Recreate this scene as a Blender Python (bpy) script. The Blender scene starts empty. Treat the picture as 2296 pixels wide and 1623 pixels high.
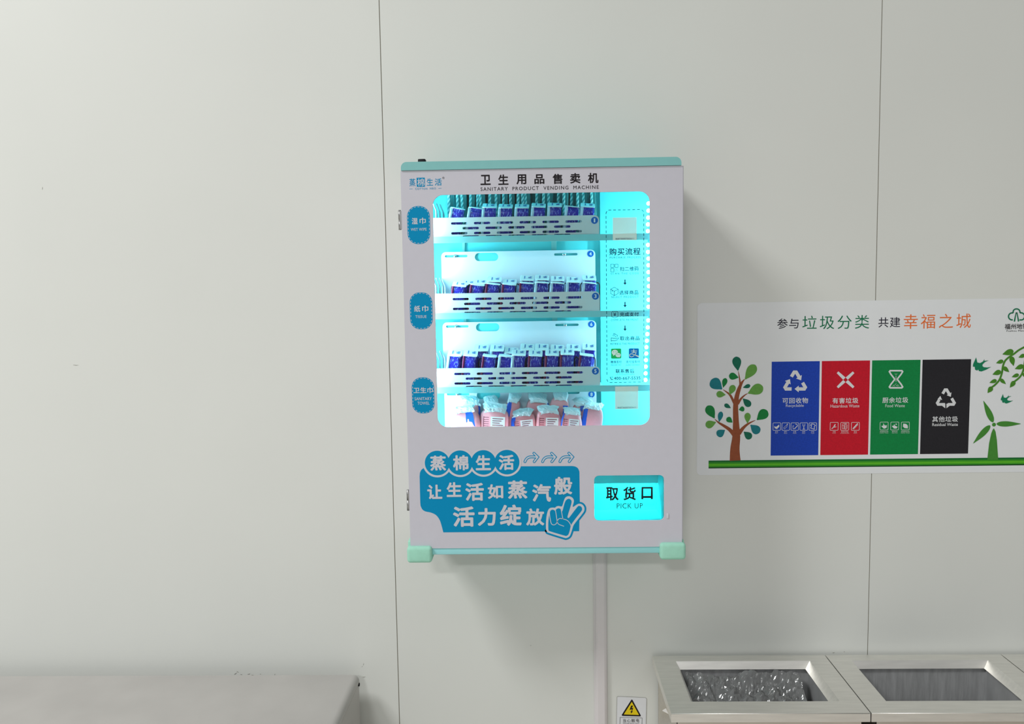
import bpy, bmesh, math, random
from mathutils import Vector, Matrix, noise

random.seed(7)
scene = bpy.context.scene
COL = scene.collection
PI = math.pi

# ---------------------------------------------------------------- camera
IMG_W, IMG_H = 2296, 1623
F_PX = 1900.5
CAM = Vector((0.3599, -2.1026, 1.70))
YAW, PITCH, ROLL = -0.0253, -0.0889, -0.0155
FWD = Vector((math.sin(YAW) * math.cos(PITCH), math.cos(YAW) * math.cos(PITCH), math.sin(PITCH)))
_r = Vector((math.cos(YAW), -math.sin(YAW), 0))
_u = _r.cross(FWD)
RGT = _r * math.cos(ROLL) + _u * math.sin(ROLL)
UP = -_r * math.sin(ROLL) + _u * math.cos(ROLL)
cam_data = bpy.data.cameras.new('camera')
cam = bpy.data.objects.new('camera', cam_data)
COL.objects.link(cam)
cam_data.sensor_fit = 'HORIZONTAL'
cam_data.sensor_width = 36.0
cam_data.lens = F_PX / IMG_W * 36.0
cam_data.clip_start = 0.02
mw = Matrix(((RGT.x, UP.x, -FWD.x, CAM.x), (RGT.y, UP.y, -FWD.y, CAM.y), (RGT.z, UP.z, -FWD.z, CAM.z), (0, 0, 0, 1)))
cam.matrix_world = mw
scene.camera = cam

# ---------------------------------------------------------------- view, world, room lamps
scene.view_settings.view_transform = 'Standard'
scene.view_settings.look = 'None'
scene.view_settings.gamma = 1.0
scene.view_settings.use_curve_mapping = False
scene.view_settings.exposure = 0.0
scene.cycles.use_denoising = True
scene.cycles.max_bounces = 10
scene.cycles.transparent_max_bounces = 16
scene.cycles.sample_clamp_indirect = 6.0

world = bpy.data.worlds.new('world')
scene.world = world
world.use_nodes = True
bg = world.node_tree.nodes['Background']
bg.inputs[0].default_value = (0.985, 1.0, 0.98, 1)
bg.inputs[1].default_value = 0.315


def area_lamp(name, loc, target, sx, sy, power, color=(1, 1, 1)):
    l = bpy.data.lights.new(name, 'AREA')
    l.shape = 'RECTANGLE'
    l.size, l.size_y = sx, sy
    l.energy = power
    l.color = color
    o = bpy.data.objects.new(name, l)
    COL.objects.link(o)
    o.location = loc
    d = Vector(target) - Vector(loc)
    o.rotation_euler = (0, 0, 0) if abs(d.x) + abs(d.y) < 1e-6 else d.to_track_quat('-Z', 'Y').to_euler()
    return o


WARM = (1.0, 1.005, 1.0)
# fluorescent ceiling lamps of the room (face straight down)
area_lamp('ceiling_lamp', (-2.75, -2.4, 5.0), (-2.75, -2.4, 0), 1.5, 0.9, 188, WARM)
area_lamp('ceiling_lamp', (-0.9, -7.3, 4.3), (-0.9, -7.3, 0), 0.8, 0.5, 190, WARM)
area_lamp('ceiling_lamp', (3.0, -2.9, 4.3), (3.0, -2.9, 0), 1.3, 0.8, 10, WARM)

# ---------------------------------------------------------------- pixel helpers (a pixel's ray met with a real plane)


def ray(px, py):
    return FWD * F_PX + RGT * (px - IMG_W / 2) - UP * (py - IMG_H / 2)


def PP(px, py, y):
    d = ray(px, py)
    t = (y - CAM.y) / d.y
    return (CAM.x + d.x * t, CAM.z + d.z * t)


def PZ(px, py, z):
    d = ray(px, py)
    t = (z - CAM.z) / d.z
    return (CAM.x + d.x * t, CAM.y + d.y * t)


def pxm(px, py, y):
    a, b = PP(px, py, y), PP(px + 1, py, y)
    return b[0] - a[0]


# ---------------------------------------------------------------- materials


def lin(c):
    return tuple(((v / 255) / 12.92 if v / 255 <= 0.04045 else ((v / 255 + 0.055) / 1.055) ** 2.4) for v in c)


MATS = {}


def mat(name, rgb, rough=0.5, spec=0.4, metal=0.0, var=0.04, scale=30.0, emit=None, bump=0.0, stretch=None):
    if name in MATS:
        return MATS[name]
    m = bpy.data.materials.new(name)
    m.use_nodes = True
    nt = m.node_tree
    b = nt.nodes['Principled BSDF']
    c = lin(rgb)
    b.inputs['Roughness'].default_value = rough
    b.inputs['Specular IOR Level'].default_value = spec
    b.inputs['Metallic'].default_value = metal
    tc = nt.nodes.new('ShaderNodeTexCoord')
    mp = nt.nodes.new('ShaderNodeMapping')
    if stretch:
        mp.inputs['Scale'].default_value = stretch
    n = nt.nodes.new('ShaderNodeTexNoise')
    n.inputs['Scale'].default_value = scale
    n.inputs['Detail'].default_value = 4
    nt.links.new(tc.outputs['Object'], mp.inputs['Vector'])
    nt.links.new(mp.outputs['Vector'], n.inputs['Vector'])
    r = nt.nodes.new('ShaderNodeValToRGB')
    r.color_ramp.elements[0].position = 0.3
    r.color_ramp.elements[1].position = 0.7
    r.color_ramp.elements[0].color = tuple(v * (1 - var) for v in c) + (1,)
    r.color_ramp.elements[1].color = tuple(min(1, v * (1 + var)) for v in c) + (1,)
    nt.links.new(n.outputs['Fac'], r.inputs['Fac'])
    nt.links.new(r.outputs['Color'], b.inputs['Base Color'])
    if bump:
        bp = nt.nodes.new('ShaderNodeBump')
        bp.inputs['Strength'].default_value = bump
        bp.inputs['Distance'].default_value = 0.004
        nt.links.new(n.outputs['Fac'], bp.inputs['Height'])
        nt.links.new(bp.outputs['Normal'], b.inputs['Normal'])
    if emit:
        b.inputs['Emission Color'].default_value = tuple(emit[0]) + (1,)
        b.inputs['Emission Strength'].default_value = emit[1]
    MATS[name] = m
    return m


def glass_mat(name, tint=(0.93, 0.99, 0.98), gloss=0.06):
    m = bpy.data.materials.new(name)
    m.use_nodes = True
    nt = m.node_tree
    out = nt.nodes['Material Output']
    nt.nodes.remove(nt.nodes['Principled BSDF'])
    t = nt.nodes.new('ShaderNodeBsdfTransparent')
    t.inputs[0].default_value = tint + (1,)
    g = nt.nodes.new('ShaderNodeBsdfGlossy')
    g.inputs['Roughness'].default_value = 0.05
    mx = nt.nodes.new('ShaderNodeMixShader')
    fr = nt.nodes.new('ShaderNodeFresnel')
    fr.inputs['IOR'].default_value = 1.3
    nt.links.new(fr.outputs[0], mx.inputs[0])
    nt.links.new(t.outputs[0], mx.inputs[1])
    nt.links.new(g.outputs[0], mx.inputs[2])
    nt.links.new(mx.outputs[0], out.inputs[0])
    return m


def film_mat(name, rgb, alpha, rough=0.4):
    m = mat(name, rgb, rough, 0.4, 0, 0.02)
    m.node_tree.nodes['Principled BSDF'].inputs['Alpha'].default_value = alpha
    return m


M_WALL = mat('painted_steel_wall', (225, 227, 222), 0.42, 0.35, 0, 0.012, 3)
M_SEAM = mat('dark_seam', (150, 145, 132), 0.8, 0.1)
M_DOOR = mat('lavender_grey_paint', (205, 204, 214), 0.4, 0.35, 0, 0.01, 60)
M_MINT = mat('mint_paint', (134, 197, 196), 0.45, 0.3, 0, 0.015, 60)
M_MINTBAR = mat('light_mint_paint', (158, 224, 228), 0.42, 0.3, 0, 0.015, 60)
M_RAIL = mat('teal_shelf_paint', (136, 210, 215), 0.45, 0.3, 0, 0.015, 60)
M_BUMP = mat('soft_mint_foam', (166, 224, 202), 0.75, 0.15, 0, 0.03, 90, bump=0.15)
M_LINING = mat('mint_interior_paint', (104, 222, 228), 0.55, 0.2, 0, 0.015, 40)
M_TRAY = mat('white_tray_enamel', (214, 218, 222), 0.45, 0.3, 0, 0.01, 50)
M_BOARD = mat('white_divider_plastic', (225, 233, 245), 0.5, 0.25, 0, 0.01, 30)
M_BLUE = mat('teal_blue_print', (0, 142, 192), 0.55, 0.12, 0, 0.02, 200)
M_BADGE = mat('badge_blue', (0, 98, 190), 0.5, 0.2, 0, 0.02)
M_WHITE = mat('white_print', (228, 229, 232), 0.5, 0.25, 0, 0.01)
M_DOORTXT = mat('door_coloured_print', (208, 208, 216), 0.45, 0.3, 0, 0.01, 60)
M_BLACK = mat('black_print', (22, 14, 20), 0.5, 0.25, 0, 0.05)
M_INK = mat('blue_ink_print', (0, 50, 84), 0.5, 0.2, 0, 0.02)
M_INK2 = mat('light_teal_ink_print', (0, 84, 104), 0.5, 0.2, 0, 0.02)
M_STEEL = mat('hinge_steel', (165, 165, 165), 0.4, 0.5, 1.0, 0.03, 400)
M_CHROME = mat('chrome_screw', (235, 238, 240), 0.25, 0.5, 1.0, 0.02)
M_DARK = mat('black_rubber', (18, 18, 24), 0.55, 0.3)
M_WIRE = mat('black_wire', (14, 12, 18), 0.4, 0.4)
M_GLASS = glass_mat('clear_glass')
M_STICK = film_mat('pale_sticker', (196, 226, 218), 0.85)
M_SHEET = mat('vinyl_sheet', (233, 236, 238), 0.5, 0.25, 0, 0.008, 20)

# ---------------------------------------------------------------- mesh builder


class MB:
    def __init__(self):
        self.v, self.f, self.m, self.smooth = [], [], [], []

    def add(self, vs, fs, mi=0, smooth=False):
        o = len(self.v)
        self.v += [tuple(p) for p in vs]
        for f in fs:
            self.f.append(tuple(i + o for i in f))
            self.m.append(mi)
            self.smooth.append(smooth)
        return self

    def box(self, x0, x1, y0, y1, z0, z1, mi=0):
        vs = [(x, y, z) for z in (z0, z1) for y in (y0, y1) for x in (x0, x1)]
        return self.add(vs, [(0, 2, 3, 1), (4, 5, 7, 6), (0, 1, 5, 4), (2, 6, 7, 3), (0, 4, 6, 2), (1, 3, 7, 5)], mi)

    def rbox(self, x0, x1, y0, y1, z0, z1, r=0.004, seg=3, mi=0):
        bm = bmesh.new()
        bmesh.ops.create_cube(bm, size=1)
        for v in bm.verts:
            v.co = Vector(((x0 + x1) / 2 + v.co.x * (x1 - x0), (y0 + y1) / 2 + v.co.y * (y1 - y0), (z0 + z1) / 2 + v.co.z * (z1 - z0)))
        bmesh.ops.bevel(bm, geom=list(bm.edges), offset=r, segments=seg, profile=0.5, affect='EDGES')
        return self.from_bm(bm, mi, True)

    def from_bm(self, bm, mi=0, smooth=False):
        bm.verts.index_update()
        self.add([v.co[:] for v in bm.verts], [[v.index for v in f.verts] for f in bm.faces], mi, smooth)
        bm.free()
        return self

    def poly(self, pts, y, mi=0):
        return self.add([(p[0], y, p[1]) for p in pts], [tuple(range(len(pts)))], mi)

    def prism(self, pts, y0, y1, mi=0):
        n = len(pts)
        vs = [(p[0], y0, p[1]) for p in pts] + [(p[0], y1, p[1]) for p in pts]
        fs = [tuple(range(n)), tuple(range(2 * n - 1, n - 1, -1))]
        fs += [((i + 1) % n, i, i + n, (i + 1) % n + n) for i in range(n)]
        return self.add(vs, fs, mi)

    def plate(self, outer, holes, y0, y1, mi=0):
        c = bpy.data.curves.new('tmp', 'CURVE')
        c.dimensions = '2D'
        c.fill_mode = 'BOTH'
        c.extrude = abs(y1 - y0) / 2
        for loop in [outer] + holes:
            s = c.splines.new('POLY')
            s.points.add(len(loop) - 1)
            for i, p in enumerate(loop):
                s.points[i].co = (p[0], p[1], 0, 1)
            s.use_cyclic_u = True
        vs, fs = curve_mesh(c)
        ym = (y0 + y1) / 2
        return self.add([(p[0], ym - p[2], p[1]) for p in vs], fs, mi)

    def stroke(self, pts, w, y, mi=0, closed=False, caps=True):
        """a flat ribbon along pts in the plane y; w is one width or one per point"""
        n = len(pts)
        ws = list(w) if isinstance(w, (list, tuple)) else [w] * n
        P = [Vector((p[0], p[1])) for p in pts]
        L, R = [], []
        for i in range(n):
            if closed:
                a, b = P[i - 1], P[(i + 1) % n]
                d1, d2 = (P[i] - a).normalized(), (b - P[i]).normalized()
            else:
                d1 = (P[i] - P[i - 1]).normalized() if i > 0 else (P[1] - P[0]).normalized()
                d2 = (P[i + 1] - P[i]).normalized() if i < n - 1 else d1
            t = d1 + d2
            t = t.normalized() if t.length > 1e-6 else d1
            nn = Vector((-t.y, t.x))
            k = 1 / max(0.45, nn.dot(Vector((-d1.y, d1.x))))
            L.append(P[i] + nn * ws[i] / 2 * k)
            R.append(P[i] - nn * ws[i] / 2 * k)
        vs = [(p.x, y, p.y) for p in L] + [(p.x, y, p.y) for p in R]
        fs = []
        for i in range(n if closed else n - 1):
            j = (i + 1) % n
            fs.append((i, i + n, j + n, j))
        self.add(vs, fs, mi)
        if caps and not closed:
            for p, wd in ((P[0], ws[0]), (P[-1], ws[-1])):
                self.disc(p.x, p.y, wd / 2, y - 0.0000004, mi, 12)
        return self

    def disc(self, x, z, r, y, mi=0, n=28, rz=None):
        rz = rz or r
        return self.poly([(x + r * math.cos(2 * PI * i / n), z + rz * math.sin(2 * PI * i / n)) for i in range(n)], y, mi)

    def tube(self, pts, r, n=8, mi=0, closed=False):
        P = [Vector(p) for p in pts]
        rings = []
        ref = Vector((0.31, 0.2, 0.93))
        for i in range(len(P)):
            a = P[i - 1] if i > 0 else P[i]
            b = P[i + 1] if i < len(P) - 1 else P[i]
            t = (b - a).normalized()
            s = t.cross(ref).normalized()
            u = s.cross(t)
            rings.append([P[i] + (s * math.cos(2 * PI * k / n) + u * math.sin(2 * PI * k / n)) * r for k in range(n)])
        vs = [v for g in rings for v in g]
        fs = []
        for i in range(len(P) - 1):
            for k in range(n):
                fs.append((i * n + k, i * n + (k + 1) % n, (i + 1) * n + (k + 1) % n, (i + 1) * n + k))
        fs.append(tuple(range(n - 1, -1, -1)))
        fs.append(tuple(range((len(P) - 1) * n, len(P) * n)))
        return self.add(vs, fs, mi, True)

    def text(self, body, cx, cy, w, h, y, mi=0, spacing=1.0, bold=0.0):
        """lettering printed on the plane y, its box w x h photo pixels around (cx, cy)"""
        vs, fs, bb = text_mesh(body, spacing, bold)
        bb = (bb[0] - bold, bb[1] + bold, bb[2] - bold, bb[3] + bold)
        s = pxm(cx, cy, y)
        X, Z = PP(cx, cy, y)
        sx = w * s / max(1e-6, bb[1] - bb[0])
        sz = h * s / max(1e-6, bb[3] - bb[2])
        um, vm = (bb[0] + bb[1]) / 2, (bb[2] + bb[3]) / 2
        # heavy faces: the thin face printed several times, shifted by the extra stroke width
        sh = [(0, 0)]
        if bold:
            nb = 12 if bold > 0.015 else 8
            sh = [(bold * math.cos(2 * PI * k / nb), bold * math.sin(2 * PI * k / nb)) for k in range(nb)]
        for k, (du, dv) in enumerate(sh):
            self.add([(X + (p[0] + du - um) * sx, y - 0.000006 * k, Z + (p[1] + dv - vm) * sz) for p in vs], fs, mi)
        return self

    def ppoly(self, pts, y, mi=0):
        return self.poly([PP(p[0], p[1], y) for p in pts], y, mi)

    def pstroke(self, pts, w, y, mi=0, closed=False, caps=True):
        s = pxm(pts[0][0], pts[0][1], y)
        ww = [q * s for q in w] if isinstance(w, (list, tuple)) else w * s
        return self.stroke([PP(p[0], p[1], y) for p in pts], ww, y, mi, closed, caps)

    def pdisc(self, px, py, r, y, mi=0, n=28):
        x, z = PP(px, py, y)
        return self.disc(x, z, r * pxm(px, py, y), y, mi, n)


def curve_mesh(c):
    o = bpy.data.objects.new('tmp', c)
    COL.objects.link(o)
    dg = bpy.context.evaluated_depsgraph_get()
    me = bpy.data.meshes.new_from_object(o.evaluated_get(dg), depsgraph=dg)
    vs = [v.co[:] for v in me.vertices]
    fs = [tuple(p.vertices) for p in me.polygons]
    bpy.data.objects.remove(o)
    bpy.data.curves.remove(c)
    bpy.data.meshes.remove(me)
    return vs, fs


TEXTS = {}


def text_mesh(body, spacing, bold):
    key = (body, spacing)
    if key not in TEXTS:
        c = bpy.data.curves.new('tmp', 'FONT')
        c.body = body
        c.size = 1
        c.space_character = spacing
        c.resolution_u = 3
        vs, fs = curve_mesh(c)
        xs, ys = [p[0] for p in vs], [p[1] for p in vs]
        TEXTS[key] = (vs, fs, (min(xs), max(xs), min(ys), max(ys)))
    return TEXTS[key]


def rrect(x0, x1, z0, z1, r, n=7, corners=(1, 1, 1, 1)):
    """counter-clockwise from bottom left; corners = bl, br, tr, tl rounded or not"""
    out = []
    for (cx, cz, a0, on) in ((x0, z0, PI, corners[0]), (x1, z0, 1.5 * PI, corners[1]), (x1, z1, 0, corners[2]), (x0, z1, PI / 2, corners[3])):
        if not on:
            out.append((cx, cz))
            continue
        ox = cx + (r if cx == x0 else -r)
        oz = cz + (r if cz == z0 else -r)
        for i in range(n + 1):
            a = a0 + PI / 2 * i / n
            out.append((ox + r * math.cos(a), oz + r * math.sin(a)))
    return out


def smooth_pts(pts, closed=True, k=4):
    """Catmull-Rom through the points"""
    P = [Vector((p[0], p[1])) for p in pts]
    n = len(P)
    out = []
    for i in range(n if closed else n - 1):
        p0 = P[i - 1] if closed or i > 0 else P[i]
        p1, p2 = P[i], P[(i + 1) % n]
        p3 = P[(i + 2) % n] if closed or i + 2 < n else P[(i + 1) % n]
        for j in range(k):
            t = j / k
            out.append(tuple(0.5 * ((2 * p1) + (p2 - p0) * t + (2 * p0 - 5 * p1 + 4 * p2 - p3) * t * t + (3 * p1 - p0 - 3 * p2 + p3) * t ** 3)))
    if not closed:
        out.append(tuple(P[-1]))
    return out


def teardrop(tip, end, w, n=10):
    """pointed at tip, round at end; photo pixels"""
    a, b = Vector(tip), Vector(end)
    d = b - a
    L = d.length
    d.normalize()
    nn = Vector((-d.y, d.x))
    prof = [(0, 0), (0.15, 0.32), (0.35, 0.72), (0.55, 0.97), (0.7, 1.0), (0.84, 0.86), (0.94, 0.56), (1, 0.14)]
    left = [a + d * L * t + nn * w / 2 * q for t, q in prof]
    right = [a + d * L * t - nn * w / 2 * q for t, q in prof[1:]]
    return [tuple(p) for p in left + right[::-1]]


ORG = {}


def obj(name, mb, mats, parent=None, label=None, world=True):
    me = bpy.data.meshes.new(name)
    org = ORG.get(parent.as_pointer(), Vector()) if (parent and world) else Vector()
    me.from_pydata([tuple(Vector(p) - org) for p in mb.v], [], mb.f)
    mats = mats if isinstance(mats, (list, tuple)) else [mats]
    for m in mats:
        me.materials.append(m)
    me.polygons.foreach_set('material_index', mb.m)
    me.polygons.foreach_set('use_smooth', mb.smooth)
    me.update()
    o = bpy.data.objects.new(name, me)
    COL.objects.link(o)
    if parent:
        o.parent = parent
        ORG[o.as_pointer()] = org
    if label:
        o['label'] = label
    return o


def thing(name, label, cat, loc, group=None):
    o = bpy.data.objects.new(name, None)
    COL.objects.link(o)
    o.empty_display_size = 0.05
    o.location = loc
    ORG[o.as_pointer()] = Vector(loc)
    tag(o, label, cat, group)
    return o


def tag(o, label, cat, group=None):
    o['label'] = label
    o['category'] = cat
    if group:
        o['group'] = group
    return o


def struct(name, mb, mats):
    o = obj(name, mb, mats)
    o['kind'] = 'structure'
    return o


def dup(root, label, name=None):
    r = root.copy()
    COL.objects.link(r)
    if name:
        r.name = name
    r['label'] = label
    for ch in list(root.children):
        c = ch.copy()
        COL.objects.link(c)
        c.parent = r
        for g in list(ch.children):
            d = g.copy()
            COL.objects.link(d)
            d.parent = c
    return r


ORDN = ['first', 'second', 'third', 'fourth', 'fifth', 'sixth', 'seventh', 'eighth', 'ninth', 'tenth', 'eleventh', 'twelfth', 'thirteenth',
        'fourteenth', 'fifteenth', 'sixteenth', 'seventeenth', 'eighteenth', 'nineteenth', 'twentieth', 'twenty-first', 'twenty-second']

# ================================================================ THE SETTING
SEAMS = [-1.2, 0.0, 1.2, 2.4]
wb = MB()
g, gd = 0.0010, 0.0022
prof = [(-2.6, 0)]
for s in SEAMS:
    prof += [(s - g, 0), (s - g, gd), (s + g, gd), (s + g, 0)]
prof += [(3.8, 0)]
Z0, Z1 = 0.0, 3.0
for i in range(len(prof) - 1):
    a, b = prof[i], prof[i + 1]
    dark = 1 if a[1] == gd and b[1] == gd else 0
    wb.add([(a[0], a[1], Z0), (b[0], b[1], Z0), (b[0], b[1], Z1), (a[0], a[1], Z1)], [(0, 1, 2, 3)], dark)
wb.box(-2.6, 3.8, 0.005, 0.06, Z0, Z1, 0)
wall = struct('wall_back', wb, [M_WALL, M_SEAM])
M_FLOOR = mat('grey_floor_tile', (212, 206, 197), 0.4, 0.35, 0, 0.06, 6)
struct('floor', MB().box(-4.0, 4.5, -8.5, 0.06, -0.05, 0), M_FLOOR)
# scuffs on the wall paint
M_SCUFF = mat('grey_scuff', (150, 148, 140), 0.7, 0.2, 0, 0.1)
sc = MB()
for (px, py, l, a, w) in ((528, 1510, 7, 0.6, 1.6), (533, 1506, 5, -0.5, 1.4), (541, 1512, 4, 0.1, 1.2), (558, 1511, 6, 0.3, 1.3), (566, 1513, 5, 0, 1), (584, 1511, 3, 0.2, 1),
                          (616, 1512, 3, 1.2, 1), (815, 1489, 5, 1.4, 0.9), (812, 1494, 3, 0.8, .8), (816, 1517.5, 7, 0.1, 1.1), (170, 818.5, 12, -0.05, 1.0), (95, 422, 6, 1.5, 0.9),
                          (1190, 1447, 3, .5, .8), (1414, 1436, 2, 1.2, 1), (1869, 1463, 5, 0.1, 1.6), (1893, 1461, 2, 0, 1.4)):
    dx, dy = math.cos(a) * l / 2, math.sin(a) * l / 2
    sc.pstroke([(px - dx, py + dy), (px, py + .4), (px + dx, py - dy)], [w * .4, w, w * .3], -0.0004)
obj('scuff', sc, M_SCUFF, wall)

# ================================================================ VENDING MACHINE
D = 0.22
YF = -D
MX0, MX1, MZ0, MZ1 = 0.0740, 0.6909, 1.1079, 1.9561
vm = thing('vending_machine', 'white and mint wall-mounted vending machine with a lit glass window', 'vending machine', ((MX0 + MX1) / 2, 0, MZ0 - 0.02))

# window and pick-up openings of the door
wx0, wx1 = PP(976, 700, YF)[0], PP(1457, 700, YF)[0]
wz1, wz0 = PP(1215, 433, YF)[1], PP(1215, 955.5, YF)[1]
px_ = pxm(1200, 700, YF)
kx0, kx1 = PP(1332.5, 1117, YF)[0], PP(1489, 1117, YF)[0]
kz1, kz0 = PP(1410, 1065.5, YF)[1], PP(1410, 1167, YF)[1]
WIN = rrect(wx0, wx1, wz0, wz1, 23 * px_, 10)
PICK = rrect(kx0, kx1, kz0, kz1, 11 * px_, 8)
door = obj('door_panel', MB().plate(rrect(MX0, MX1, MZ0, MZ1, 0.003, 3), [WIN, PICK], YF, YF + 0.0035), M_DOOR, vm)

# cabinet body: a real shell behind the door, open to the front
bd = MB()
bx0, bx1, bz0, bz1 = MX0 + 0.001, MX1 + 0.002, MZ0 - 0.001, MZ1
YB = YF + 0.0045
t = 0.008
bd.box(bx0, bx0 + t, YB, -0.0005, bz0, bz1)
bd.box(bx1 - t, bx1, YB, -0.0005, bz0, bz1)
bd.box(bx0 + t, bx1 - t, YB, -0.0005, bz1 - t, bz1)
bd.box(bx0 + t, bx1 - t, YB, -0.0005, bz0, bz0 + t)
bd.box(bx0 + t, bx1 - t, -0.008, -0.0005, bz0 + t, bz1 - t)
obj('cabinet_body', bd, M_DOOR, vm)
# mint lining of the goods chamber
zfl = PP(1200, 1040, -0.18)[1]
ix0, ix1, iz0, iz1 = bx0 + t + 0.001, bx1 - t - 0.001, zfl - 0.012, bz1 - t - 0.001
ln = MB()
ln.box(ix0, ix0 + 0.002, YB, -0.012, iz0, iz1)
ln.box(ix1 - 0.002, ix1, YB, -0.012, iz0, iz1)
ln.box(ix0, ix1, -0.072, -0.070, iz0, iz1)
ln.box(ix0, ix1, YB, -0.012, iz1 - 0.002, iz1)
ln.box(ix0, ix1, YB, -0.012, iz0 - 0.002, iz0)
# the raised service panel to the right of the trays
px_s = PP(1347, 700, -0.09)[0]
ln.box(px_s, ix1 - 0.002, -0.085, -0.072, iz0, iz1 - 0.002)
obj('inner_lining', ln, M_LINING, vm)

# top cap with rounded shoulders
cz0 = PP(1200, 378.5, YF - 0.003)[1]
cz1 = PP(1200, 357.5, YF - 0.003)[1]
cx0, cx1 = PP(898.5, 370, YF - .003)[0], PP(1528, 365, YF - .003)[0]
cap = MB().prism(rrect(cx0, cx1, cz0 + 0.002, cz1, 0.0125, 8, (0, 0, 1, 1)), YF - 0.003, -0.0005)
cap.box(cx0 + 0.006, cx1 - 0.004, YF + 0.004, -0.002, cz0 - 0.002, cz0 + 0.004, 1)
obj('top_cap', cap, [M_MINT, M_DARK], vm)
ax, az = PP(946.5, 361, -0.17)
puck = MB()
puck.rbox(ax - 0.0085, ax + 0.0085, -0.18, -0.163, cz1 - 0.001, az + 0.0035, 0.002, 2)
obj('antenna', puck, M_DARK, vm)

# base bar and foam corner guards
ez1 = PP(1200, 1222, YF)[1] - 0.0008
ez0 = PP(1200, 1242.5, YF)[1]
bar = MB().rbox(MX0 + 0.004, MX1 + 0.003, YF + 0.002, -0.001, ez0, ez1, 0.0015, 2)
obj('base_bar', bar, M_MINTBAR, vm)


def corner_guard(xa, xb, za, zb, tx, tz):
    """a soft foam sleeve wrapped round a lower corner: front block plus a tongue up the machine's side"""
    y0 = YF - 0.011
    m = MB()
    x0, z1 = PP(xa, za, y0)
    x1, z0 = PP(xb, zb, y0)
    m.rbox(x0, x1, y0, -0.150, z0, z1, 0.0075, 5)
    t0, t1 = PP(tx[0], tz, y0)[0], PP(tx[1], tz, y0)[0]
    m.rbox(t0, t1, YF + 0.0015, -0.152, z0 + 0.006, PP(tx[0], tz, y0)[1], 0.004, 4)
    obj('corner_guard', m, M_BUMP, vm)


corner_guard(911.5, 968.5, 1227, 1263, (912.2, 922.6), 1216)
corner_guard(1480.5, 1538.5, 1219, 1256, (1528.4, 1536.2), 1213.5)

# hinges on the left side
for (pa, pb, xa, xb) in ((472, 516, 894, 901.5), (1096, 1142, 912.5, 919.5)):
    hx0, hz1 = PP(xa, pa, YF + 0.02)
    hx1, hz0 = PP(xb, pb, YF + 0.02)
    h = MB()
    hx = hx0 + 0.0032
    for (s0, s1) in ((0.0, 0.49), (0.51, 1.0)):
        h.tube([(hx, YF + 0.012, hz0 + (hz1 - hz0) * s0), (hx, YF + 0.012, hz0 + (hz1 - hz0) * s1)], 0.0032, 14)
    h.box(hx, MX0 + 0.0005, YF + 0.009, YF + 0.0145, hz0 + 0.002, hz1 - 0.002)
    obj('hinge', h, M_STEEL, vm)
kp = MB()
kx, kz = PP(1497, 1156.5, YF)
kp.rbox(kx - 0.0025, kx + 0.0025, YF - 0.0015, YF, kz - 0.006, kz + 0.006, 0.0007, 2)
obj('clear_pad', kp, mat('clear_plastic_pad', (214, 214, 222), 0.15, 0.6), vm, 'small glossy pad beside the pick-up window')

# ---- glass
gy0, gy1 = YF + 0.0040, YF + 0.0070
pane = obj('glass_pane', MB().box(wx0 - 0.012, wx1 + 0.012, gy0, gy1, wz0 - 0.012, wz1 + 0.012), M_GLASS, vm)
gk = YF + 0.0040
pick_pane = obj('pickup_pane', MB().box(kx0 - 0.01, kx1 + 0.01, gk, gk + 0.003, kz0 - 0.01, kz1 + 0.01), M_GLASS, vm)

# ---- pick-up chamber
ck = MB()
cy0, cy1 = gk + 0.0035, -0.112
cx0_, cx1_ = kx0 - 0.012, PP(1488, 1117, YF)[0] + 0.0005
zc0, zc1 = kz0 - 0.004, iz0 - 0.0055
ck.box(cx0_ - 0.003, cx0_, cy0, cy1, zc0, zc1)
ck.box(cx1_, cx1_ + 0.003, cy0, cy1, zc0, zc1)
ck.box(cx0_ - 0.003, cx1_ + 0.003, cy1, cy1 + 0.003, zc0 - 0.003, zc1 + 0.003)
ck.box(cx0_ - 0.003, cx1_ + 0.003, cy0, cy1, zc0 - 0.003, zc0)
ck.box(cx0_ - 0.003, cx1_ + 0.003, cy0, cy1, zc1, zc1 + 0.003)
hz = PP(1400, 1084, cy1 - 0.016)[1]
ck.box(cx0_, cx1_, cy1 - 0.016, cy1 - 0.0135, hz, zc1)
obj('pickup_chamber', ck, M_LINING, vm)
area_lamp('pickup_lamp', ((cx0_ + cx1_) / 2 - 0.004, cy1 - 0.0075, hz + 0.008), ((cx0_ + cx1_) / 2 - 0.004, cy1 - 0.0075, 0), 0.150, 0.010, 0.62, (0.02, 1.0, 1.0))

# ---------------------------------------------------------------- printing on the door
y1, y2, y3, y4 = YF - 0.0002, YF - 0.00034, YF - 0.00048, YF - 0.00062

hd = MB()
for c, cx, cy, w, h in (('卫', 1088.6, 403.3, 23, 22.5), ('生', 1128.6, 402.8, 23, 23), ('用', 1169, 402, 22, 22), ('品', 1209.3, 401.5, 22.5, 21.5), ('售', 1250, 401, 22, 22.5),
                        ('卖', 1289.8, 399.6, 23, 23), ('机', 1330, 399, 23.5, 23)):
    hd.text(c, cx, cy, w, h, y1, 0, 1, 0.026)
for c, cx, cy, w in (('SANITARY', 1108, 423.5, 61), ('PRODUCT', 1178.5, 422.2, 59), ('VENDING', 1246.5, 421, 56), ('MACHINE', 1314, 419.8, 57)):
    hd.text(c, cx, cy, w, 8, y1, 0, 1.25, 0.008)
obj('heading_lettering', hd, M_BLACK, door)

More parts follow.
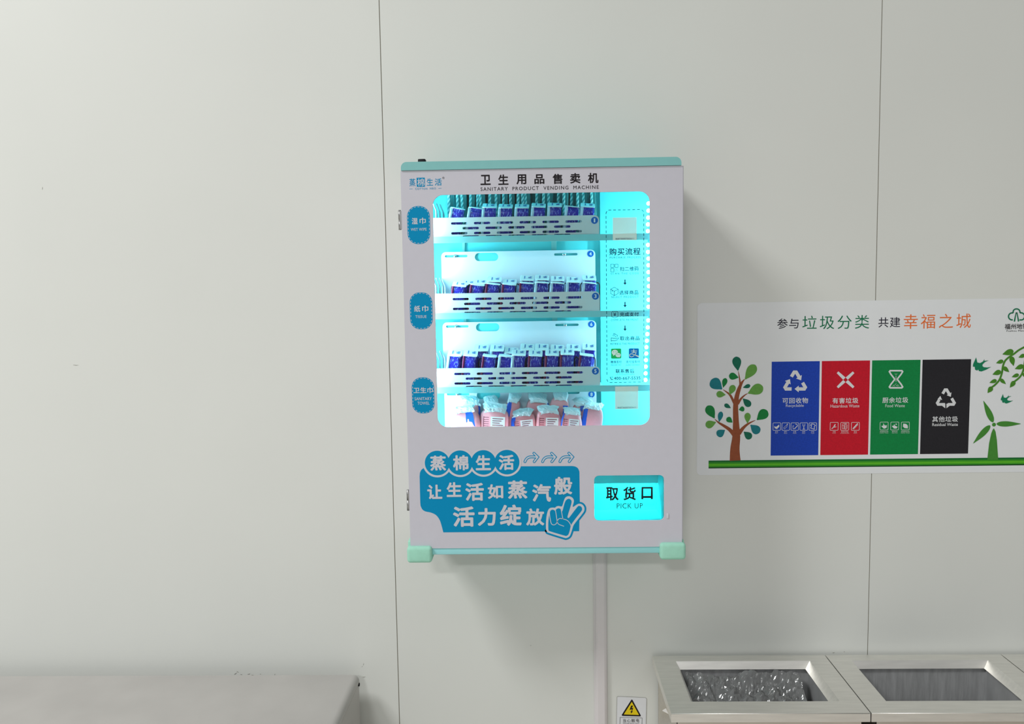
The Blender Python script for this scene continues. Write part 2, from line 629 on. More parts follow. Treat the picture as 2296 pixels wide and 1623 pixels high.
lg = MB()
s_ = PP(943.5, 408.5, y1)
r_ = pxm(943, 408, y1)
lg.poly(rrect(s_[0] - 9.3 * r_, s_[0] + 9.3 * r_, s_[1] - 10 * r_, s_[1] + 10 * r_, 0.001, 3), y1, 0)
lg.text('棉', 943.6, 408.8, 16, 17, y2, 1, 1, 0.01)
lg.text('蒸', 924.6, 409, 13.5, 17, y1, 0, 1, 0.01)
lg.text('生', 963.8, 408, 14, 16, y1, 0, 1, 0.008)
lg.text('活', 982.6, 408, 15.5, 15.5, y1, 0, 1, 0.012)
lg.text('COTTON', 944.6, 423.2, 27, 4.2, y1, 0, 1.2, 0.006)
lg.text('NEO', 970.6, 422.4, 13.5, 4, y1, 0, 1.2, 0.006)
lg.pstroke([(918, 423.6), (925, 423.3)], 0.7, y1, 0, False, False)
lg.pstroke([(983, 422.3), (990, 422)], 0.7, y1, 0, False, False)
lg.text('®', 994.2, 398.8, 5, 5, y1, 2)
obj('logo_print', lg, [M_BLUE, M_DOORTXT, M_BLACK], door)


def label_pill(cx, cy, w, h, r, words, lbl):
    m = MB()
    s = pxm(cx, cy, y1)
    X, Z = PP(cx, cy, y1)
    w, h, r = w * s, h * s, r * s
    m.poly(rrect(X - w / 2, X + w / 2, Z - h / 2, Z + h / 2, r, 10), y1, 0)
    loop = rrect(X - w / 2 + 1.9 * s, X + w / 2 - 1.9 * s, Z - h / 2 + 1.9 * s, Z + h / 2 - 1.9 * s, r - 1.9 * s, 10)
    dash(m, loop, 4.3 * s, 3.6 * s, 0.9 * s, y2, 1)
    for tx, ax_, ay_, aw, ah, b in words:
        m.text(tx, ax_, ay_, aw, ah, y2, 1, 1.05, b)
    obj('category_label', m, [M_BLUE, M_DOORTXT], door, lbl)


def dash(m, loop, on, off, w, y, mi):
    """a dashed line along a closed loop"""
    P = [Vector((p[0], p[1])) for p in loop]
    P.append(P[0])
    acc, cur, d, state = [], [P[0]], 0.0, True
    left = on
    for a, b in zip(P[:-1], P[1:]):
        seg = (b - a).length
        pos = 0.0
        while seg - pos > left:
            pos += left
            q = a.lerp(b, pos / seg)
            if state:
                acc.append(cur + [q])
            cur = [q]
            state = not state
            left = on if state else off
        left -= seg - pos
        if state:
            cur.append(b)
    for line in acc:
        pts = [line[0]]
        for q in line[1:]:
            if (q - pts[-1]).length > 1e-6:
                pts.append(q)
        if len(pts) > 1:
            m.stroke([tuple(p) for p in pts], w, y, mi, False, False)


label_pill(938.8, 504.6, 51, 84, 23, [('湿', 929.8, 495.5, 13.5, 14, 0.022), ('巾', 947.8, 494.8, 14, 13.5, 0.022), ('WET WIPE', 938.8, 514.2, 35.5, 6.3, 0.006)], 'upper teal label for wet wipes')
label_pill(944.4, 696.9, 50.6, 82, 22, [('纸', 935.4, 692.2, 14, 14, 0.022), ('巾', 953.5, 691.6, 14, 14, 0.022), ('TISSUE', 943.8, 709.8, 25, 6.3, 0.006)], 'middle teal label for tissue')
label_pill(948.7, 886.4, 50.2, 81, 22, [('卫生巾', 948.7, 874.8, 43.5, 13, 0.022), ('SANITARY', 948.7, 893.8, 38.5, 7, 0.006), ('TOWEL', 949.6, 903.8, 27, 7, 0.006)], 'lower teal label for sanitary towels')

# slogan banner
bn = MB()
ban = smooth_pts([(941.3, 1060), (943, 1062)], False, 1)
ban = [(940.9, 1068), (941.6, 1100), (942.3, 1126)] + smooth_pts([(943, 1134), (947, 1142), (954, 1146.5), (966, 1149), (978, 1155), (986, 1166), (990, 1178)], False, 3) + \
    [(994, 1193.4), (1130, 1192.2), (1298.5, 1190.8), (1300, 1130), (1299.2, 1060)] + smooth_pts([(1299, 1057), (1296, 1050), (1290, 1046), (1283, 1044.7)], False, 3) + \
    [(1150, 1045.4), (960, 1046.6)] + smooth_pts([(952, 1048), (945, 1053), (941.5, 1060)], False, 3)
bn.ppoly(ban, y1, 0)
CC = [(980.4, 1038.0), (1031.7, 1037.3), (1084.0, 1036.6), (1136.7, 1036.0)]
for c in CC:
    bn.pdisc(c[0], c[1], 32.6, y2 - 0.00001 * CC.index(c), 1, 48)
for i, c in enumerate(CC):
    bn.pdisc(c[0], c[1], 27.9, y3 - 0.00001 * i, 0, 48)
# the door shows between neighbouring circles
for c, cx, cy, w, h in (('蒸', 982.2, 1038.2, 35.5, 34.4), ('棉', 1033, 1037.5, 34.7, 34.7), ('生', 1083.6, 1037.3, 34, 34.4), ('活', 1135.6, 1036.6, 34.7, 34.7),
                        ('让', 974.8, 1102.6, 33.6, 32.7), ('生', 1018.4, 1097.5, 34, 33.6), ('活', 1064.2, 1102.7, 41.6, 41), ('如', 1111.1, 1102, 34.6, 33.3), ('蒸', 1160.5, 1097.6, 43.8, 42),
                        ('汽', 1214.4, 1105.1, 42.5, 40.7), ('般', 1262.7, 1088.9, 41, 41), ('活', 1040, 1158.2, 48.6, 46.6), ('力', 1091.5, 1158.9, 40.7, 40.7), ('绽', 1145, 1155, 49, 48.6), ('放', 1200, 1159, 40.7, 39.4)):
    bn.text(c, cx, cy, w, h, y4, 1, 1, 0.033)
for i, (ox, oy) in enumerate(((1174, 1013.8), (1213.5, 1013.8), (1252.4, 1013.6))):
    def A(u, v):
        return (ox + u * 34, oy + v * 23.5)
    shaft = smooth_pts([A(.09, .9), A(.2, .62), A(.42, .45), A(.9, .46)], False, 5)
    head = [A(.68, .1), A(.93, .46), A(.70, .9)]
    bn.pstroke(shaft, 6.4, y1, 0)
    bn.pstroke(head, 6.4, y1 - 0.00004, 0)
    bn.pstroke(shaft, 2.7, y2, 1)
    bn.pstroke(head, 2.7, y2 - 0.00004, 1)


def H(p):
    return (1210 + p[0] / 12.483, 1090 + p[1] / 12.483)


sil = [(180, 1200), (178, 1000), (200, 800), (240, 665), (290, 612), (360, 598), (430, 600), (470, 568), (530, 553), (595, 566), (635, 545), (690, 370), (740, 300), (820, 280), (900, 310), (945, 360), (958, 430),
       (925, 580), (1040, 512), (1110, 488), (1190, 510), (1245, 580), (1252, 660), (1215, 745), (1000, 1020), (940, 1115), (892, 1270), (850, 1380), (800, 1430), (740, 1450), (680, 1440), (260, 1308), (208, 1270)]


hs = smooth_pts(sil, True, 3)
for i in range(len(hs)):
    # outer blue rim: short overlapping strokes, each a hair above the last
    bn.pstroke([H(hs[i - 1]), H(hs[i])], 104 / 12.483, y1 - 0.00003 - 0.0000008 * i, 0)
bn.ppoly([H(p) for p in hs], y2 - 0.00003, 1)
inn = [(242, 1185), (242, 1010), (262, 840), (285, 760), (300, 690), (350, 656), (405, 668), (440, 690), (470, 640), (530, 617), (585, 640), (612, 700), (642, 680), (690, 500), (735, 395), (810, 350), (878, 385), (893, 450),
       (860, 580), (780, 845), (800, 882), (832, 870), (1050, 585), (1110, 552), (1170, 580), (1188, 650), (1150, 720), (1000, 910), (885, 1075), (862, 1150), (832, 1280), (800, 1355), (750, 1388), (700, 1383), (290, 1262), (250, 1230)]
bn.ppoly([H(p) for p in smooth_pts(inn, True, 3)], y3, 0)
for line, wd in (([(275, 700), (285, 850), (318, 1020), (355, 1072), (410, 1080), (460, 1050), (487, 990), (470, 850), (445, 690)], 1.5), ([(597, 640), (625, 780), (648, 905)], 1.5),
                 ([(648, 912), (560, 903), (510, 940), (493, 1000), (530, 1060), (600, 1092), (675, 1118)], 1.5), ([(648, 912), (770, 955), (845, 1035), (872, 1100)], 1.5)):
    bn.pstroke([H(p) for p in smooth_pts(line, False, 4)], wd, y4, 1)
obj('slogan_print', bn, [M_BLUE, M_DOORTXT], door)

pk = MB()
yk = gk - 0.0003
for c, cx, cy, w, h in (('取', 1372.8, 1106.9, 28.5, 31), ('货', 1411.5, 1106.2, 28.6, 31.4), ('口', 1450.9, 1105.2, 25.7, 28.6)):
    pk.text(c, cx, cy, w, h, yk, 0, 1, 0.03)
pk.text('PICK UP', 1412, 1133.9, 58, 12, yk, 0, 1.12, 0)
obj('pickup_lettering', pk, M_BLACK, pick_pane)

# ---------------------------------------------------------------- printing on the glass
yg = gy0 - 0.0003
yg2 = yg - 0.0003
ins = MB()
X0, Z1_ = PP(1358.8, 471, yg)
X1, Z0_ = PP(1444, 856.6, yg)
sg_ = pxm(1400, 660, yg)
dash(ins, rrect(X0, X1, Z0_, Z1_, 8 * sg_, 6), 6.4 * sg_, 4.2 * sg_, 1.45 * sg_, yg, 1)
ins.text('购买流程', 1401.2, 563.9, 70, 16, yg, 0, 1.1, 0.022)
ins.text('PURCHASE PROCESS', 1401.7, 577, 69, 4.6, yg, 1, 1.3, 0.02)
ins.text('扫二维码', 1411, 602.5, 42, 10, yg, 0, 1.1, 0.022)
ins.text('SCAN THE CODE', 1400.7, 613, 62.7, 4.2, yg, 1, 1.5, 0.02)
ins.text('选择商品', 1410.1, 655.6, 42.5, 9.8, yg, 0, 1.15, 0.022)
ins.text('SELECT PRODUCT', 1401.2, 665.6, 61.3, 5, yg, 1, 1.35, 0.02)
ins.text('完成支付', 1411.1, 704.8, 42.3, 9.8, yg, 0, 1.15, 0.022)
ins.text('COMPLETE PAYMENT', 1400.5, 716.9, 61.8, 4.8, yg, 1, 1.3, 0.02)
ins.text('取出商品', 1412, 758.3, 44.4, 9.8, yg, 0, 1.2, 0.022)
ins.text('RETRIEVE THE PRODUCT', 1401.3, 770.6, 64.7, 4.6, yg, 1, 1.2, 0.02)
ins.text('微信支付', 1381.5, 811.4, 24.8, 6, yg, 0, 1.05, 0.022)
ins.text('WECHAT PAY', 1381.1, 818.3, 24, 2.9, yg, 1, 1, 0.02)
ins.text('支付宝支付', 1419.2, 811, 31.5, 6, yg, 0, 1.05, 0.022)
ins.text('ALIPAY PAYMENT', 1419, 818.2, 32, 2.9, yg, 1, 1, 0.02)
ins.text('联系售后', 1401, 831.8, 41.4, 9.4, yg, 0, 1.15, 0.022)
ins.text('CONTACT AFTER-SALES SERVICE', 1401.3, 839.6, 43, 2, yg, 1, 1, 0.02)
ins.text('400-667-5535', 1406.2, 847.7, 59.4, 7, yg, 0, 1.06, 0.02)
for yy in (626.5, 676.8, 729.8):
    ins.pstroke([(1401.4, yy), (1401.4, yy + 8)], 2.4, yg, 0, False, False)
    ins.ppoly([(1397.4, yy + 7), (1405.4, yy + 7), (1401.4, yy + 12.2)], yg - 0.00005, 0)
for (a, b) in ((1372.9, 595.8), (1382.2, 595.8), (1372.9, 605.5)):
    x, z = PP(a, b, yg)
    h_ = 3.7 * sg_
    ins.stroke(rrect(x - h_, x + h_, z - h_, z + h_, 1.3 * sg_, 3), 1.05 * sg_, yg, 0, True)
for (a, b, l) in ((1380, 603, 2), (1383.5, 602.6, 1.5), (1380.5, 606.5, 1.6), (1384, 606.8, 2.4), (1379.6, 608.8, 1.4), (1382.5, 604.6, 1.2)):
    ins.pstroke([(a - l / 2, b), (a + l / 2, b)], 0.8, yg, 0, False, False)
# carton
ins.pstroke([(1377.5, 644), (1386, 648.4), (1386, 658), (1377.5, 662.6), (1369.2, 658), (1369.2, 648.4)], 1.1, yg, 0, True)
ins.pstroke([(1369.2, 648.4), (1377.5, 653), (1386, 648.4)], 1.1, yg, 0, False, False)
ins.pstroke([(1377.5, 653), (1377.5, 662.6)], 1.1, yg, 0, False, False)
ins.pstroke([(1372.4, 650.2), (1373.2, 654)], 1.2, yg, 0, False, False)
# money tag
ins.pstroke([(1371.6, 710), (1371.6, 700.5), (1373.5, 697.9), (1383.5, 697.7), (1385.4, 700.3), (1385.4, 709.6), (1378.6, 712.6)], 1.0, yg, 0, True)
ins.text('¥', 1378.5, 704.6, 7, 8.4, yg, 0, 1, 0.01)
# open hand with a packet
ins.pstroke([(1370.6, 764.6), (1370.6, 757.5), (1376, 758.6), (1381, 758.8), (1387.5, 757.6), (1384, 762), (1377.5, 764), (1373, 763.2)], 1.1, yg, 0, True)
ins.pstroke([(1374.3, 752.8), (1376.4, 747.2), (1384.8, 752), (1383.4, 755.2)], 1.1, yg, 0, False, False)
ins.pstroke([(1376.5, 754), (1378.4, 749.2)], 1.1, yg, 0, False, False)
ins.pdisc(1380.4, 754, 1.1, yg, 0, 10)
# handset
ins.pstroke([(1368.4, 845.2), (1369.4, 848.8), (1371.6, 851), (1374, 850.6)], 1.5, yg, 0)
ins.pstroke([(1370.6, 844.6), (1372.6, 847.2)], 0.9, yg, 0, False, False)
ins.pstroke([(1372.4, 844.2), (1374.4, 846.6)], 0.9, yg, 0, False, False)
obj('instruction_print', ins, [M_INK, M_INK2], pane)

M_GREEN = mat('green_app_print', (20, 190, 100), 0.5, 0.2, 0, 0.02)
M_AZURE = mat('azure_app_print', (0, 128, 214), 0.5, 0.2, 0, 0.02)
M_PALE = mat('pale_app_print', (205, 240, 236), 0.5, 0.2, 0, 0.02)
for k, (cx, cy, mm) in enumerate(((1381.5, 792.6, M_GREEN), (1421.3, 792.2, M_AZURE))):
    pm = MB()
    x, z = PP(cx, cy, yg)
    h_ = 11.4 * sg_
    pm.poly(rrect(x - h_, x + h_, z - h_, z + h_, 2.2 * sg_, 4), yg, 0)
    if k == 0:
        for (ox, oy, r, rz, tail) in ((-3.0, -2.7, 7.0, 6.0, ((-7.6, .4), (-6.6, 5.2), (-3, 2.6))), (4.5, 3.4, 5.9, 5.0, ((6, 6.5), (8, 9.4), (9.4, 5.5)))):
            yy = yg2 - 0.00012 * (ox > 0)
            if ox > 0:
                X, Z = PP(cx + ox, cy + oy, yg)
                pm.disc(X, Z, (r + .8) * sg_, yg2 - .00006, 0, 24, (rz + .8) * sg_)
            X, Z = PP(cx + ox, cy + oy, yg)
            pm.disc(X, Z, r * sg_, yy, 1, 24, rz * sg_)
            pm.ppoly([(cx + q[0], cy + q[1]) for q in tail], yy - 0.00003, 1)
            for e in (-.36, .36):
                pm.pdisc(cx + ox + e * r, cy + oy - 1.4, 0.85, yy - 0.0001, 0, 10)
    else:
        pm.pstroke([(cx - 6, cy - 5.4), (cx + 7, cy - 5.4)], 1.2, yg2, 1, False, False)
        pm.pstroke([(cx - .3, cy - 9), (cx - .3, cy - 5), (cx - .2, cy - 3)], [1.4, 2.6, 2.2], yg2 - 0.00002, 1)
        pm.pstroke([(cx - 5, cy - 1.8), (cx + 5.2, cy - 2)], 1.2, yg2 - 0.00004, 1, False, False)
        sw = smooth_pts([(cx + 5.2, cy - 2), (cx + 2.6, cy + 2.6), (cx - 2.5, cy + 7.0), (cx - 7, cy + 7.6), (cx - 9.6, cy + 5), (cx - 8.4, cy + 1.8), (cx - 4, cy + 1.2), (cx + 3, cy + 3.8), (cx + 11.2, cy + 7.3)], False, 4)
        pm.pstroke(sw, [1.4] * (len(sw) - 6) + [1.6, 2, 2.4, 2.8, 3, 3], yg2 - 0.00006, 1)
    obj('payment_emblem', pm, [mm, M_PALE], pane, 'green emblem with two speech bubbles' if k == 0 else 'blue emblem with a white stroke character')
for k, (a, b, c, d) in enumerate(((1374, 487, 1427.5, 539), (1379.3, 866, 1431, 917.5))):
    st = MB()
    p0, p1 = PP(a, d, yg), PP(c, b, yg)
    st.poly(rrect(p0[0], p1[0], p0[1], p1[1], 0.0006, 2), yg - 0.0001, 0)
    st.text('868736007502611', (a + c) / 2, d - 4, 41, 3.6, yg2 - 0.0002, 1, 1.05)
    obj('sticker', st, [M_STICK, M_INK], pane, 'upper pale sticker' if k == 0 else 'lower pale sticker')

# ---------------------------------------------------------------- inside: shelves, trays, boards
YR = -0.183   # front of the mint shelf rails
YT = -0.179   # front of the white trays
YBD = -0.098  # front of the divider boards
RAILS = [(1150, 528, 542.5), (1150, 699.8, 713.5), (1150, 866.3, 880.3)]
railz = [(PP(a, b, YR)[1], PP(a, c, YR)[1]) for a, b, c in RAILS]
railz.append((railz[2][0] - (railz[1][0] - railz[2][0]), railz[2][1] - (railz[1][1] - railz[2][1])))
rx1 = PP(1457, 540, YR)[0] + 0.004
for k, (zt, zb) in enumerate(railz):
    sh = MB()
    sh.box(ix0 + 0.003, rx1, YR, YR + 0.0015, zb, zt)
    sh.box(ix0 + 0.003, px_s - 0.001, YR + 0.0015, -0.0725, zt - 0.0065, zt - 0.004)
    obj('shelf', sh, M_RAIL, vm)
    if k < 2:
        for (a, b) in ((1038, 1043.5), (1236, 1247.5)):
            bk = MB()
            q0, q1 = PP(a, 560, -0.06), PP(b, 560, -0.06)
            bk.box(q0[0], q1[0], -0.079, -0.0722, zb - 0.030, zt - 0.0066)
            obj('shelf_bracket', bk, M_MINT, vm)

TOPS = [(1150, 485.5), (1150, 655.8), (1150, 824)]
BADGES = [(1333, 494), (1335, 664), (1335, 832)]
SH = 5.2
tray_r = PP(1343.5, 505, YT)[0]
slot_cols = [PP(1011 + 51.3 * i + 18.4, 498.4 - i * 1.15, YT)[0] for i in range(6)]
slot_colsB = [PP(1037 + 51.3 * i + 18.4, 509 - i * 1.15, YT)[0] for i in range(5)]
slw, slh = 36.8 * pxm(1150, 500, YT), 5.3 * pxm(1150, 500, YT)
tray_floor = []


def zt_px(k):
    return TOPS[k][1]


trays = []
for k in range(3):
    zt = PP(TOPS[k][0], TOPS[k][1], YT)[1]
    zf = railz[k][0] - 0.0038
    tray_floor.append(zf)
    z_a = zt - 13.0 * pxm(1150, 500, YT)
    step = 11.0 * pxm(1150, 500, YT)
    holes = []
    for r in range(4):
        zz = z_a - r * step
        if zz - slh / 2 < zf + 0.0005:
            zz = zf + 0.0006 + slh / 2
        for xx in (slot_cols if r % 2 == 0 else slot_colsB):
            holes.append(rrect(xx - slw / 2, xx + slw / 2, zz - slh / 2, zz + slh / 2, slh / 2 * 0.999, 5))
    tr = MB()
    tx0 = ix0 + 0.006
    tr.plate(rrect(tx0, tray_r, zf, zt, 0.011, 6, (0, 0, 1, 0)), holes, YT, YT + 0.0014)
    # floor of the tray, right side, left side with its flared lip
    tr.box(tx0, tray_r, YT + 0.0014, YBD, zf, zf + 0.0012)
    tr.box(tray_r - 0.0012, tray_r, YT + 0.0014, YBD, zf + 0.0012, zt - 0.013)
    for (xo, yo) in ((0.0, YT + 0.004), (0.008, YT + 0.028), (0.016, YT + 0.052)):
        lx = PP(976.5 + xo * 1000, zt_px(k), yo)[0]
        prof_ = [(lx, zf), (lx, zt + 0.016), (lx - 0.0075, zt + 0.036)]
        for (p, q) in zip(prof_[:-1], prof_[1:]):
            tr.add([(p[0], yo, p[1]), (p[0] + 0.0016, yo, p[1]), (q[0] + 0.0016, yo, q[1]), (q[0], yo, q[1]),
                    (p[0], yo + 0.024, p[1]), (p[0] + 0.0016, yo + 0.024, p[1]), (q[0] + 0.0016, yo + 0.024, q[1]), (q[0], yo + 0.024, q[1])],
                   [(0, 1, 2, 3), (5, 4, 7, 6), (4, 0, 3, 7), (1, 5, 6, 2), (3, 2, 6, 7)])
    tro = obj('tray', tr, M_TRAY, vm)
    trays.append(tro)
    bg_ = MB()
    bpx, bpy_ = BADGES[k]
    yb_ = YT - 0.0004
    bg_.pdisc(bpx, bpy_, 7.8, yb_, 0, 32)
    bg_.text(str((1, 3, 5)[k]), bpx, bpy_, (3.2, 5.2, 5.2)[k], 8.6, yb_ - 0.0003, 1, 1, (0.006, 0.02, 0.02)[k])
    obj('number_badge', bg_, [M_BADGE, M_WHITE], tro)

BTOP = [(1165, 562.5), (1165, 720.5), (1165, 873)]
BADG = [(1324, 569), (1326, 727), (1326.3, 884)]
M_HOLE = M_LINING
for k in range(3):
    zt = PP(BTOP[k][0], BTOP[k][1], YBD)[1]
    zf = railz[k + 1][0] - 0.0025
    xl, xr = PP((990, 993, 997)[k], BTOP[k][1] + 40, YBD)[0], PP((1335, 1337, 1337.5)[k], BTOP[k][1] + 40, YBD)[0]
    s = pxm(1165, 600, YBD)
    zs = zt - 9.3 * s
    def bxx(p):
        return PP(p + (0, 2.5, 4.5)[k], BTOP[k][1] + 10, YBD)[0]
    holes = [rrect(bxx(997.5), bxx(1048), zs - 2.7 * s, zs + 2.7 * s, 2.69 * s, 5), rrect(bxx(1242.5), bxx(1295), zs - 2.7 * s, zs + 2.7 * s, 2.69 * s, 5),
             rrect(bxx(1064.5), bxx(1117), zs - 11.2 * s, zs + 7.0 * s, 9.0 * s, 8)]
    holes[2] = rrect(bxx(1064.5), bxx(1117), zs - 12.0 * s, zs + 6.2 * s, 9.0 * s, 8)
    bo = obj('divider_board', MB().plate(rrect(xl, xr, zf, zt, 10 * s, 6, (0, 0, 1, 1)), holes, YBD, YBD + 0.0016), M_BOARD, vm)
    # a mint backing strip shows through the slots
    bs = MB()
    bs.box(xl + 0.004, xr - 0.02, YBD + 0.0055, YBD + 0.0075, zs - 16 * s, zs + 7.5 * s)
    obj('backing_strip', bs, M_LINING, bo)
    for sx in (1020, 1265):
        cs = MB()
        X = bxx(sx)
        ring = [(0.0042, 0), (0.0042, -0.0012), (0.0034, -0.0024), (0.0, -0.003)]
        n = 18
        vs = [(X + r * math.cos(2 * PI * i / n), YBD + dy, zs + r * math.sin(2 * PI * i / n)) for r, dy in ring for i in range(n)]
        fs = [(j * n + i, j * n + (i + 1) % n, (j + 1) * n + (i + 1) % n, (j + 1) * n + i) for j in range(3) for i in range(n)]
        cs.add(vs, fs, 0, True)
        cs.box(X - 0.0026, X + 0.0026, YBD - 0.0031, YBD - 0.0028, zs - 0.0005, zs + 0.0005, 1)
        obj('clamp_screw', cs, [M_CHROME, M_DARK], bo)
    nb = MB()
    nb.pdisc(BADG[k][0], BADG[k][1], 7.2, YBD - 0.0004, 0, 32)
    nb.text(str((4, 6, 8)[k]), BADG[k][0], BADG[k][1], 5.2, 8, YBD - 0.0007, 1, 1, 0.025)
    obj('number_badge', nb, [M_BADGE, M_WHITE], bo)

# black wire coils between the packets of the two middle trays
for k, xs in ((1, [1016, 1052, 1088, 1123, 1160, 1196, 1233, 1267, 1305, 1339]), (2, [1041, 1077, 1115, 1148, 1183, 1219, 1255, 1292, 1329])):
    for q in xs:
        zt = PP(TOPS[k][0], TOPS[k][1], YT)[1]
        X = PP(q, TOPS[k][1] - 8, -0.1444)[0]
        arch = [(X - 0.0045, -0.1444, tray_floor[k] + 0.004)]
        zc = zt + 0.011
        for i in range(9):
            a = PI - PI * i / 8
            arch.append((X + 0.0045 * math.cos(a) + 0.001, -0.1444, zc + 0.0085 * math.sin(a)))
        arch.append((X + 0.0055, -0.1444, tray_floor[k] + 0.004))
        obj('coil_wire', MB().tube(arch, 0.0013, 8), M_WIRE, trays[k])

# LED strips
BEADS = [(1454, 456), (1454, 472), (1453.4, 487.6), (1453, 503), (1452.6, 518), (1453, 549), (1453, 564.7), (1454, 579.6), (1454, 594.5), (1454, 610), (1455, 626), (1455, 641.5), (1455, 656.4), (1454.3, 672), (1454, 687.8),
         (1453.6, 718.3), (1452.4, 734), (1451.6, 749), (1450.6, 763.8), (1449.5, 778.4), (1449.2, 792.5), (1448.5, 807.4), (1448, 822), (1447.7, 837), (1447.4, 851.8)]
M_LED = mat('led_bead', (250, 255, 255), 0.4, 0.2, 0, 0, emit=((0.80, 1.0, 1.0), 14))
M_TAPE = mat('led_tape', (70, 170, 178), 0.5, 0.2)
YL = -0.172
tp = MB()
line = []
for b in BEADS:
    X, Z = PP(b[0], b[1], YL)
    line.append((X + 0.002, Z))
for (a, b) in zip(line[:-1], line[1:]):
    tp.add([(a[0] - .002, YL + .003, a[1]), (a[0] + .009, YL + .003, a[1]), (b[0] + .009, YL + .003, b[1]), (b[0] - .002, YL + .003, b[1])], [(0, 1, 2, 3)])
led = obj('led_strip', tp, M_TAPE, vm, 'glowing light strip down the right of the window')
for b in BEADS:
    X, Z = PP(b[0], b[1], YL)
    bm = bmesh.new()
    bmesh.ops.create_icosphere(bm, subdivisions=2, radius=1)
    for v in bm.verts:
        v.co = Vector((X + v.co.x * 0.0042, YL + 0.001 + v.co.y * 0.0025, Z + v.co.z * 0.0044))
    obj('led_bead', MB().from_bm(bm, 0, True), M_LED, led)
ICE = (0.52, 0.92, 1.0)
zmid = (iz0 + iz1) / 2
# the strips' own light: one down the right wall, one tucked behind the frame at the left
area_lamp('chamber_lamp', (ix1 - 0.006, -0.155, zmid), (ix0, -0.10, zmid), 0.01, 0.56, 1.5, ICE)
area_lamp('chamber_lamp', (ix0 + 0.004, -0.193, zmid), (ix1, -0.15, zmid), 0.006, 0.56, 4.2, (0.54, 0.90, 1.0))
area_lamp('chamber_lamp', ((ix0 + px_s) / 2, -0.19, iz0 + 0.03), ((ix0 + px_s) / 2, -0.10, iz0 + 0.13), 0.4, 0.008, 0.35, (1.0, 0.97, 1.0))  # unseen lamp low at the front brightens the pouches; no strip there

# ---------------------------------------------------------------- goods
def streak_mat(name, base, pale, fac=0.62, sc_=(160, 160, 55)):
    m = bpy.data.materials.new(name)
    m.use_nodes = True
    nt = m.node_tree
    b = nt.nodes['Principled BSDF']
    b.inputs['Roughness'].default_value = 0.3
    tc = nt.nodes.new('ShaderNodeTexCoord')
    oi = nt.nodes.new('ShaderNodeObjectInfo')
    va = nt.nodes.new('ShaderNodeVectorMath')
    va.operation = 'ADD'
    mp = nt.nodes.new('ShaderNodeMapping')
    mp.inputs['Scale'].default_value = sc_
    nz = nt.nodes.new('ShaderNodeTexNoise')
    nz.inputs['Scale'].default_value = 2.4
    nz.inputs['Detail'].default_value = 1.5
    nz.inputs['Distortion'].default_value = 0.6
    r = nt.nodes.new('ShaderNodeValToRGB')
    r.color_ramp.elements[0].position = fac - 0.06
    r.color_ramp.elements[1].position = fac + 0.08
    r.color_ramp.elements[0].color = lin(base) + (1,)
    r.color_ramp.elements[1].color = lin(pale) + (1,)
    nt.links.new(tc.outputs['Object'], va.inputs[0])
    nt.links.new(oi.outputs['Location'], va.inputs[1])
    nt.links.new(va.outputs[0], mp.inputs['Vector'])
    nt.links.new(mp.outputs[0], nz.inputs['Vector'])
    nt.links.new(nz.outputs['Fac'], r.inputs['Fac'])
    nt.links.new(r.outputs['Color'], b.inputs['Base Color'])
    return m


M_PACK = streak_mat('blue_wrapper', (34, 26, 168), (150, 176, 245))
M_TOPW = mat('white_wrapper', (225, 236, 240), 0.4, 0.3)
M_SIDEW = mat('pale_blue_wrapper', (190, 222, 244), 0.35, 0.35)
M_SIDER = mat('red_reflection_side', (116, 26, 74), 0.35, 0.35)  # red reflection on the packets' sides, put into the gusset colour
M_PRN = mat('blue_small_print', (70, 110, 170), 0.5, 0.2)

PW, PD_, PH = 0.031, 0.024, 0.074


def warp_box(x0, x1, y0, y1, z0, zf, zb, jit, seed, r=0.002):
    """a soft packet: front top edge at zf, back top edge at zb"""
    bm = bmesh.new()
    bmesh.ops.create_cube(bm, size=1)
    bmesh.ops.subdivide_edges(bm, edges=list(bm.edges), cuts=4, use_grid_fill=True)
    for v in bm.verts:
        u, w_, t_ = v.co.x + .5, v.co.y + .5, v.co.z + .5
        x = x0 + (x1 - x0) * u
        y = y0 + (y1 - y0) * w_
        zt = zf + (zb - zf) * w_
        z = z0 + (zt - z0) * t_
        n_ = noise.noise_vector(Vector((x * 90 + seed, y * 90, z * 70)))
        edge = (abs(v.co.x) > .49) + (abs(v.co.y) > .49) + (abs(v.co.z) > .49)
        k = 1 - 0.05 * max(0, edge - 1)
        bul = 0.0012 * math.sin(PI * t_) * (1 if w_ < 0.5 else -1) * math.sin(PI * u) if abs(v.co.y) > .49 else 0
        v.co = Vector(((x - (x0 + x1) / 2) * k + (x0 + x1) / 2 + n_.x * jit, y - bul + n_.y * jit, z + n_.z * jit))
    return bm


